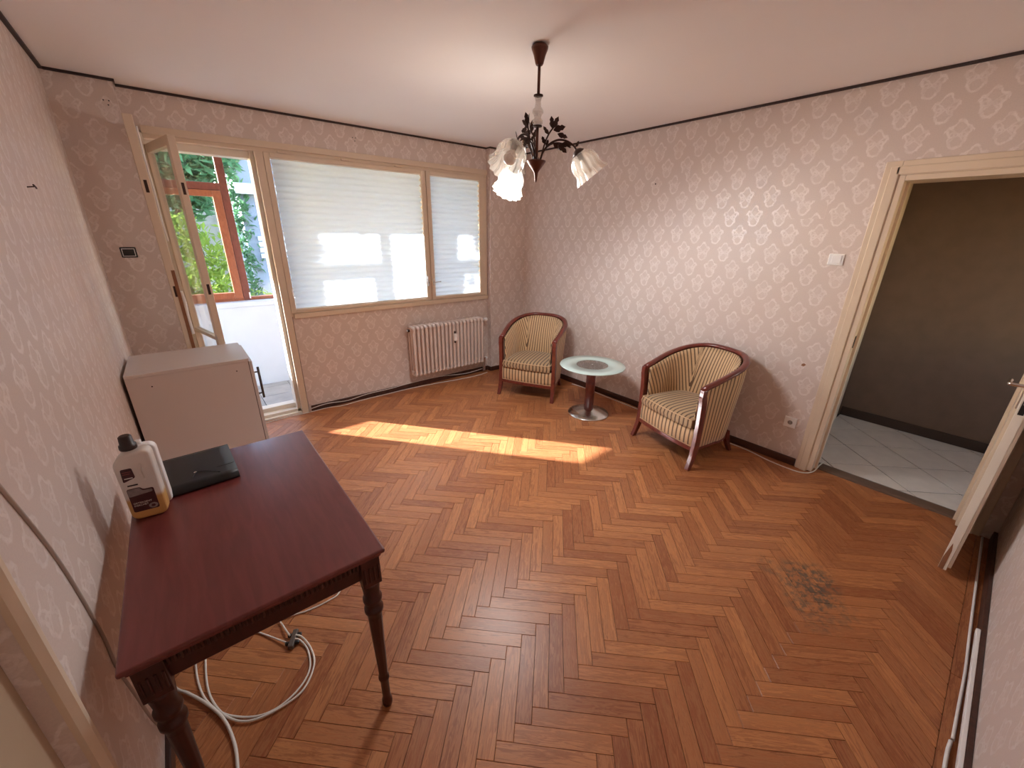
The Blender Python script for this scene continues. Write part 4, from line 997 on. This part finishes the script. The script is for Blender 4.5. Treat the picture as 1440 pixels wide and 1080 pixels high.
# the lit bulb's glow, plus an added spot tilted frontward as room fill
pl = bpy.data.lights.new('chandelier_fill_spot', 'SPOT'); pl.energy = LAMP_POWER; pl.color = (0.95, 0.975, 1.0); pl.shadow_soft_size = 0.25
pl.spot_size = R(172); pl.spot_blend = 0.45
plo = bpy.data.objects.new('chandelier_fill_spot', pl); COL.objects.link(plo); plo.location = LIT_POS
plo.rotation_euler = Vector((0.20, -0.40, -0.80)).to_track_quat('-Z', 'Y').to_euler()
pg = bpy.data.lights.new('chandelier_bulb_glow', 'POINT'); pg.energy = LAMP_POWER*0.19; pg.color = (1.0, 0.96, 0.90); pg.shadow_soft_size = 0.06
pgo = bpy.data.objects.new('chandelier_bulb_glow', pg); COL.objects.link(pgo); pgo.location = LIT_POS

# ------------------------------------------------------------------ switches, sockets, marks
sw = thing('light_switch', 'white light switch on the wall left of the hall doorway', 'switch', (XR, 0.793, 1.545))
rbox(-0.010, 0, -0.043, 0.043, -0.036, 0.036).build('plate', 'plastic', sw, bevel=0.004)
rbox(-0.016, -0.009, -0.030, 0.022, -0.024, 0.026).build('rocker', 'plastic', sw, bevel=0.003)
so = thing('wall_socket', 'white round-pin socket low on the doorway wall', 'socket', (XR, 0.787, 0.340))
rbox(-0.012, 0, -0.041, 0.041, -0.041, 0.041).build('plate', 'plastic', so, bevel=0.003)
Ms = Matrix.Translation((-0.0120, 0, 0)) @ Matrix.Rotation(R(-90), 4, 'Y')
MB().lathe([(0.0205, 0.0005), (0.0205, 0.0015), (0.0175, 0.0018), (0.0175, 0.0006)], 28, Ms, cap=False).build('socket_rim', 'plastic', so)
MB().lathe([(0.0170, -0.001), (0.0170, 0.0005)], 28, Ms).build('socket_well', m_plain('socket_shadow_grey', (0.33, 0.31, 0.30), 0.5), so)
for yy in (-0.0095, 0.0095): MB().lathe([(0.0026, 0.0), (0.0026, 0.0012)], 10, Matrix.Translation((-0.0122, yy, 0)) @ Matrix.Rotation(R(-90), 4, 'Y')).build('pin_hole', 'black', so)
bs = thing('wall_socket', 'small black framed switch plate on the pier beside the balcony door', 'switch', (-0.213, YPL, 1.517))
rbox(-0.042, 0.042, -0.009, 0, -0.034, 0.034).build('frame', 'black', bs, bevel=0.004)
rbox(-0.034, 0.034, -0.011, -0.008, -0.026, 0.026).build('white_border', 'plastic', bs, bevel=0.001)
rbox(-0.030, 0.030, -0.013, -0.010, -0.022, 0.022).build('rocker', 'black', bs, bevel=0.001)
nl = thing('wall_hook', 'small dark nail hook on the left wall', 'hook', (XL, 2.448, 1.815))
MB().tube([(0, 0, 0), (0.022, 0, 0.003)], 0.0025, 6).build('nail', 'darkmetal', nl)
MB().tube(smoothpath([(0.020, -0.012, 0.008), (0.022, 0, 0.003), (0.022, 0.012, -0.003)], 3), 0.003, 6).build('head', 'darkmetal', nl)
for k, (x_, y_, z_, lb) in enumerate(((-0.100, YPL, 2.415, 'three screw holes high on the left pier'), (1.49, YB, 2.44, 'three screw holes in the wallpaper above the window'))):
    t = thing('screw_plugs', lb, 'screw holes', (x_, y_, z_), group='old screw holes in the wallpaper')
    for dx, dz in ((-0.014, 0.012), (0.012, 0.012), (0.004, -0.012)): MB().lathe([(0.004, 0), (0.004, 0.0015)], 10, Matrix.Translation((dx, 0, dz)) @ Matrix.Rotation(R(90), 4, 'X')).build('plug', 'black', t)
t = thing('screw_plugs', 'single torn plug hole in the wallpaper above the round table', 'screw holes', (XR, 2.24, 2.105))
MB().lathe([(0.007, 0), (0.006, 0.0015)], 8, Matrix.Rotation(R(-90), 4, 'Y')).build('plug', 'darkmetal', t)

t = thing('torn_spot', 'small torn brown spot in the wallpaper left of the doorway', 'torn wallpaper', (XR, 0.808, 0.80))
MB().prism([(-0.016, 0.004), (-0.004, -0.012), (0.014, -0.008), (0.010, 0.006), (-0.002, 0.012)], -0.0015, 0.0, 'x').build('torn_paper', 'rust', t)
# ------------------------------------------------------------------ cables
def cable(name, label, pts, r, mat, n=6, cat='cable'):
    p = smoothpath(pts, n); o = MB().tube(p, r, 8).build(name, mat, org=None); return tag(o, label, cat)
cable('wall_cable', 'grey cable running down the left wall beside the tan door', [(XL+0.003, 1.02, 1.45), (XL+0.003, 1.10, 1.30), (XL+0.003, 1.157, 1.184), (XL+0.003, 1.245, 0.935), (XL+0.003, 1.285, 0.66), (XL+0.004, 1.275, 0.54), (XL+0.010, 1.285, 0.40), (XL+0.012, 1.33, 0.20), (XL+0.02, 1.42, 0.02)], 0.0042, 'greycable')
zf = 0.004
cl = thing('extension_cable', 'looped white cable lying on the parquet under the writing table', 'cable', (0, 1.5, 0))
MB().tube(smoothpath([(-0.273, 1.72, zf), (-0.27, 1.60, zf), (-0.250, 1.49, zf), (-0.20, 1.39, zf), (-0.121, 1.315, zf), (-0.047, 1.293, zf), (0.031, 1.315, zf), (0.085, 1.37, zf), (0.100, 1.458, zf), (0.085, 1.52, 0.012), (0.068, 1.538, 0.018)], 6), 0.0038, 8).build('cord', 'cable', cl, org=(0, 1.5, 0))
MB().tube(smoothpath([(-0.237, 1.75, zf), (-0.243, 1.56, zf), (-0.224, 1.445, zf), (-0.182, 1.352, zf+0.004), (-0.122, 1.300, zf+0.004), (-0.032, 1.284, zf+0.004), (0.047, 1.300, zf+0.004), (0.104, 1.375, zf+0.004), (0.112, 1.462, zf), (0.095, 1.53, 0.014), (0.075, 1.552, 0.020)], 6), 0.0038, 8).build('cord', 'cable', cl, org=(0, 1.5, 0))
MB().tube(smoothpath([(0.055, 1.565, 0.018), (0.043, 1.640, 0.012), (0.046, 1.688, 0.008), (0.149, 1.664, zf), (0.244, 1.660, zf), (0.300, 1.68, zf), (0.36, 1.80, zf), (0.38, 2.2, zf), (0.33, 3.0, zf)], 6), 0.0036, 8).build('cord', 'cable', cl, org=(0, 1.5, 0))
MB().tube(smoothpath([(0.045, 1.530, 0.014), (-0.042, 1.672, zf), (-0.12, 1.78, zf)], 6), 0.0038, 8).build('cord', 'cable', cl, org=(0, 1.5, 0))
ad = MB().box(-0.011, 0.011, -0.042, 0.042, 0.0, 0.022, Matrix.Translation((0.064, 1.545-1.5+1.5, 0.0)) @ Matrix.Rotation(R(-28), 4, 'Z')); ad.build('splitter', m_plain('grey_brown_plug', (0.11, 0.085, 0.07), 0.5), cl, org=(0, 1.5, 0), bevel=0.004)
for dy in (-0.018, 0.02): MB().box(-0.028, 0.028, dy-0.006, dy+0.006, 0.004, 0.018, Matrix.Translation((0.064, 1.545, 0)) @ Matrix.Rotation(R(-28), 4, 'Z')).build('splitter_port', 'black', cl, org=(0, 1.5, 0), bevel=0.003)
cable('power_cable', 'thick pale cable coming from the wall under the writing table', [(-0.343, 1.70, 0.03), (-0.339, 1.615, 0.012), (-0.300, 1.556, 0.010), (-0.251, 1.473, 0.010), (-0.208, 1.378, 0.010), (-0.188, 1.287, 0.006), (-0.184, 1.20, 0.006), (-0.20, 1.08, 0.006), (-0.26, 0.90, 0.006)], 0.0055, 'cable')
cable('telephone_cable', 'white cable along the skirting of the doorway wall', [(3.405, 3.0, zf), (3.425, 2.82, zf), (3.405, 2.4, zf), (3.400, 2.073, zf), (3.405, 1.6, zf), (3.415, 1.067, zf), (3.370, 0.836, zf), (3.365, 0.66, zf), (3.400, 0.585, 0.006), (3.47, 0.556, 0.012), (3.56, 0.553, 0.024), (3.68, 0.552, 0.010)], 0.0045, 'cable')
cable('aerial_cable', 'pale cable on the floor below the radiator and balcony door', [(0.22, 3.97, zf), (0.335, 4.003, zf), (0.542, 4.025, zf), (0.738, 4.020, zf), (0.907, 4.025, zf), (1.051, 3.991, zf), (1.241, 4.010, zf), (1.517, 4.015, zf), (1.834, 4.018, zf), (2.15, 3.985, zf), (2.45, 3.94, zf), (2.70, 3.93, zf), (2.85, 3.955, zf)], 0.0042, 'cable')
cable('aerial_cable', 'pale cable clipped along the top of the skirting under the window', [(0.752, YB-0.021, 0.030), (0.92, YB-0.021, 0.046), (1.117, YB-0.022, 0.028), (1.327, YB-0.021, 0.048), (1.589, YB-0.021, 0.050), (1.80, YB-0.021, 0.060), (2.2, YB-0.021, 0.060), (2.55, YB-0.04, 0.03), (2.80, YB-0.06, 0.05)], 0.0038, 'cable')
cable('skirting_cable', 'white cable lying along the foot of the skirting behind the open door', [(3.43, YF+0.046, 0.005), (2.92, YF+0.042, 0.006), (2.46, YF+0.037, 0.006), (2.19, YF+0.033, 0.006), (1.97, YF+0.036, 0.006), (1.80, YF+0.038, 0.006)], 0.0055, 'plastic')
cable('skirting_cable', 'second short white cable along the skirting at the picture edge', [(1.79, YF+0.042, 0.006), (1.70, YF+0.046, 0.006), (1.40, YF+0.044, 0.006), (1.0, YF+0.044, 0.006)], 0.0060, 'plastic')
tk = thing('cable_trunking', 'pale plastic trunking strip fixed on the skirting behind the open door', 'trunking', (1.6, YF+0.018, 0.0))
rbox(-0.8, 0.83, 0.0, 0.012, 0.044, 0.066).build('channel', 'plastic', tk, bevel=0.002)
rbox(-0.8, 0.83, 0.012, 0.014, 0.047, 0.063).build('cover', 'plastic', tk)
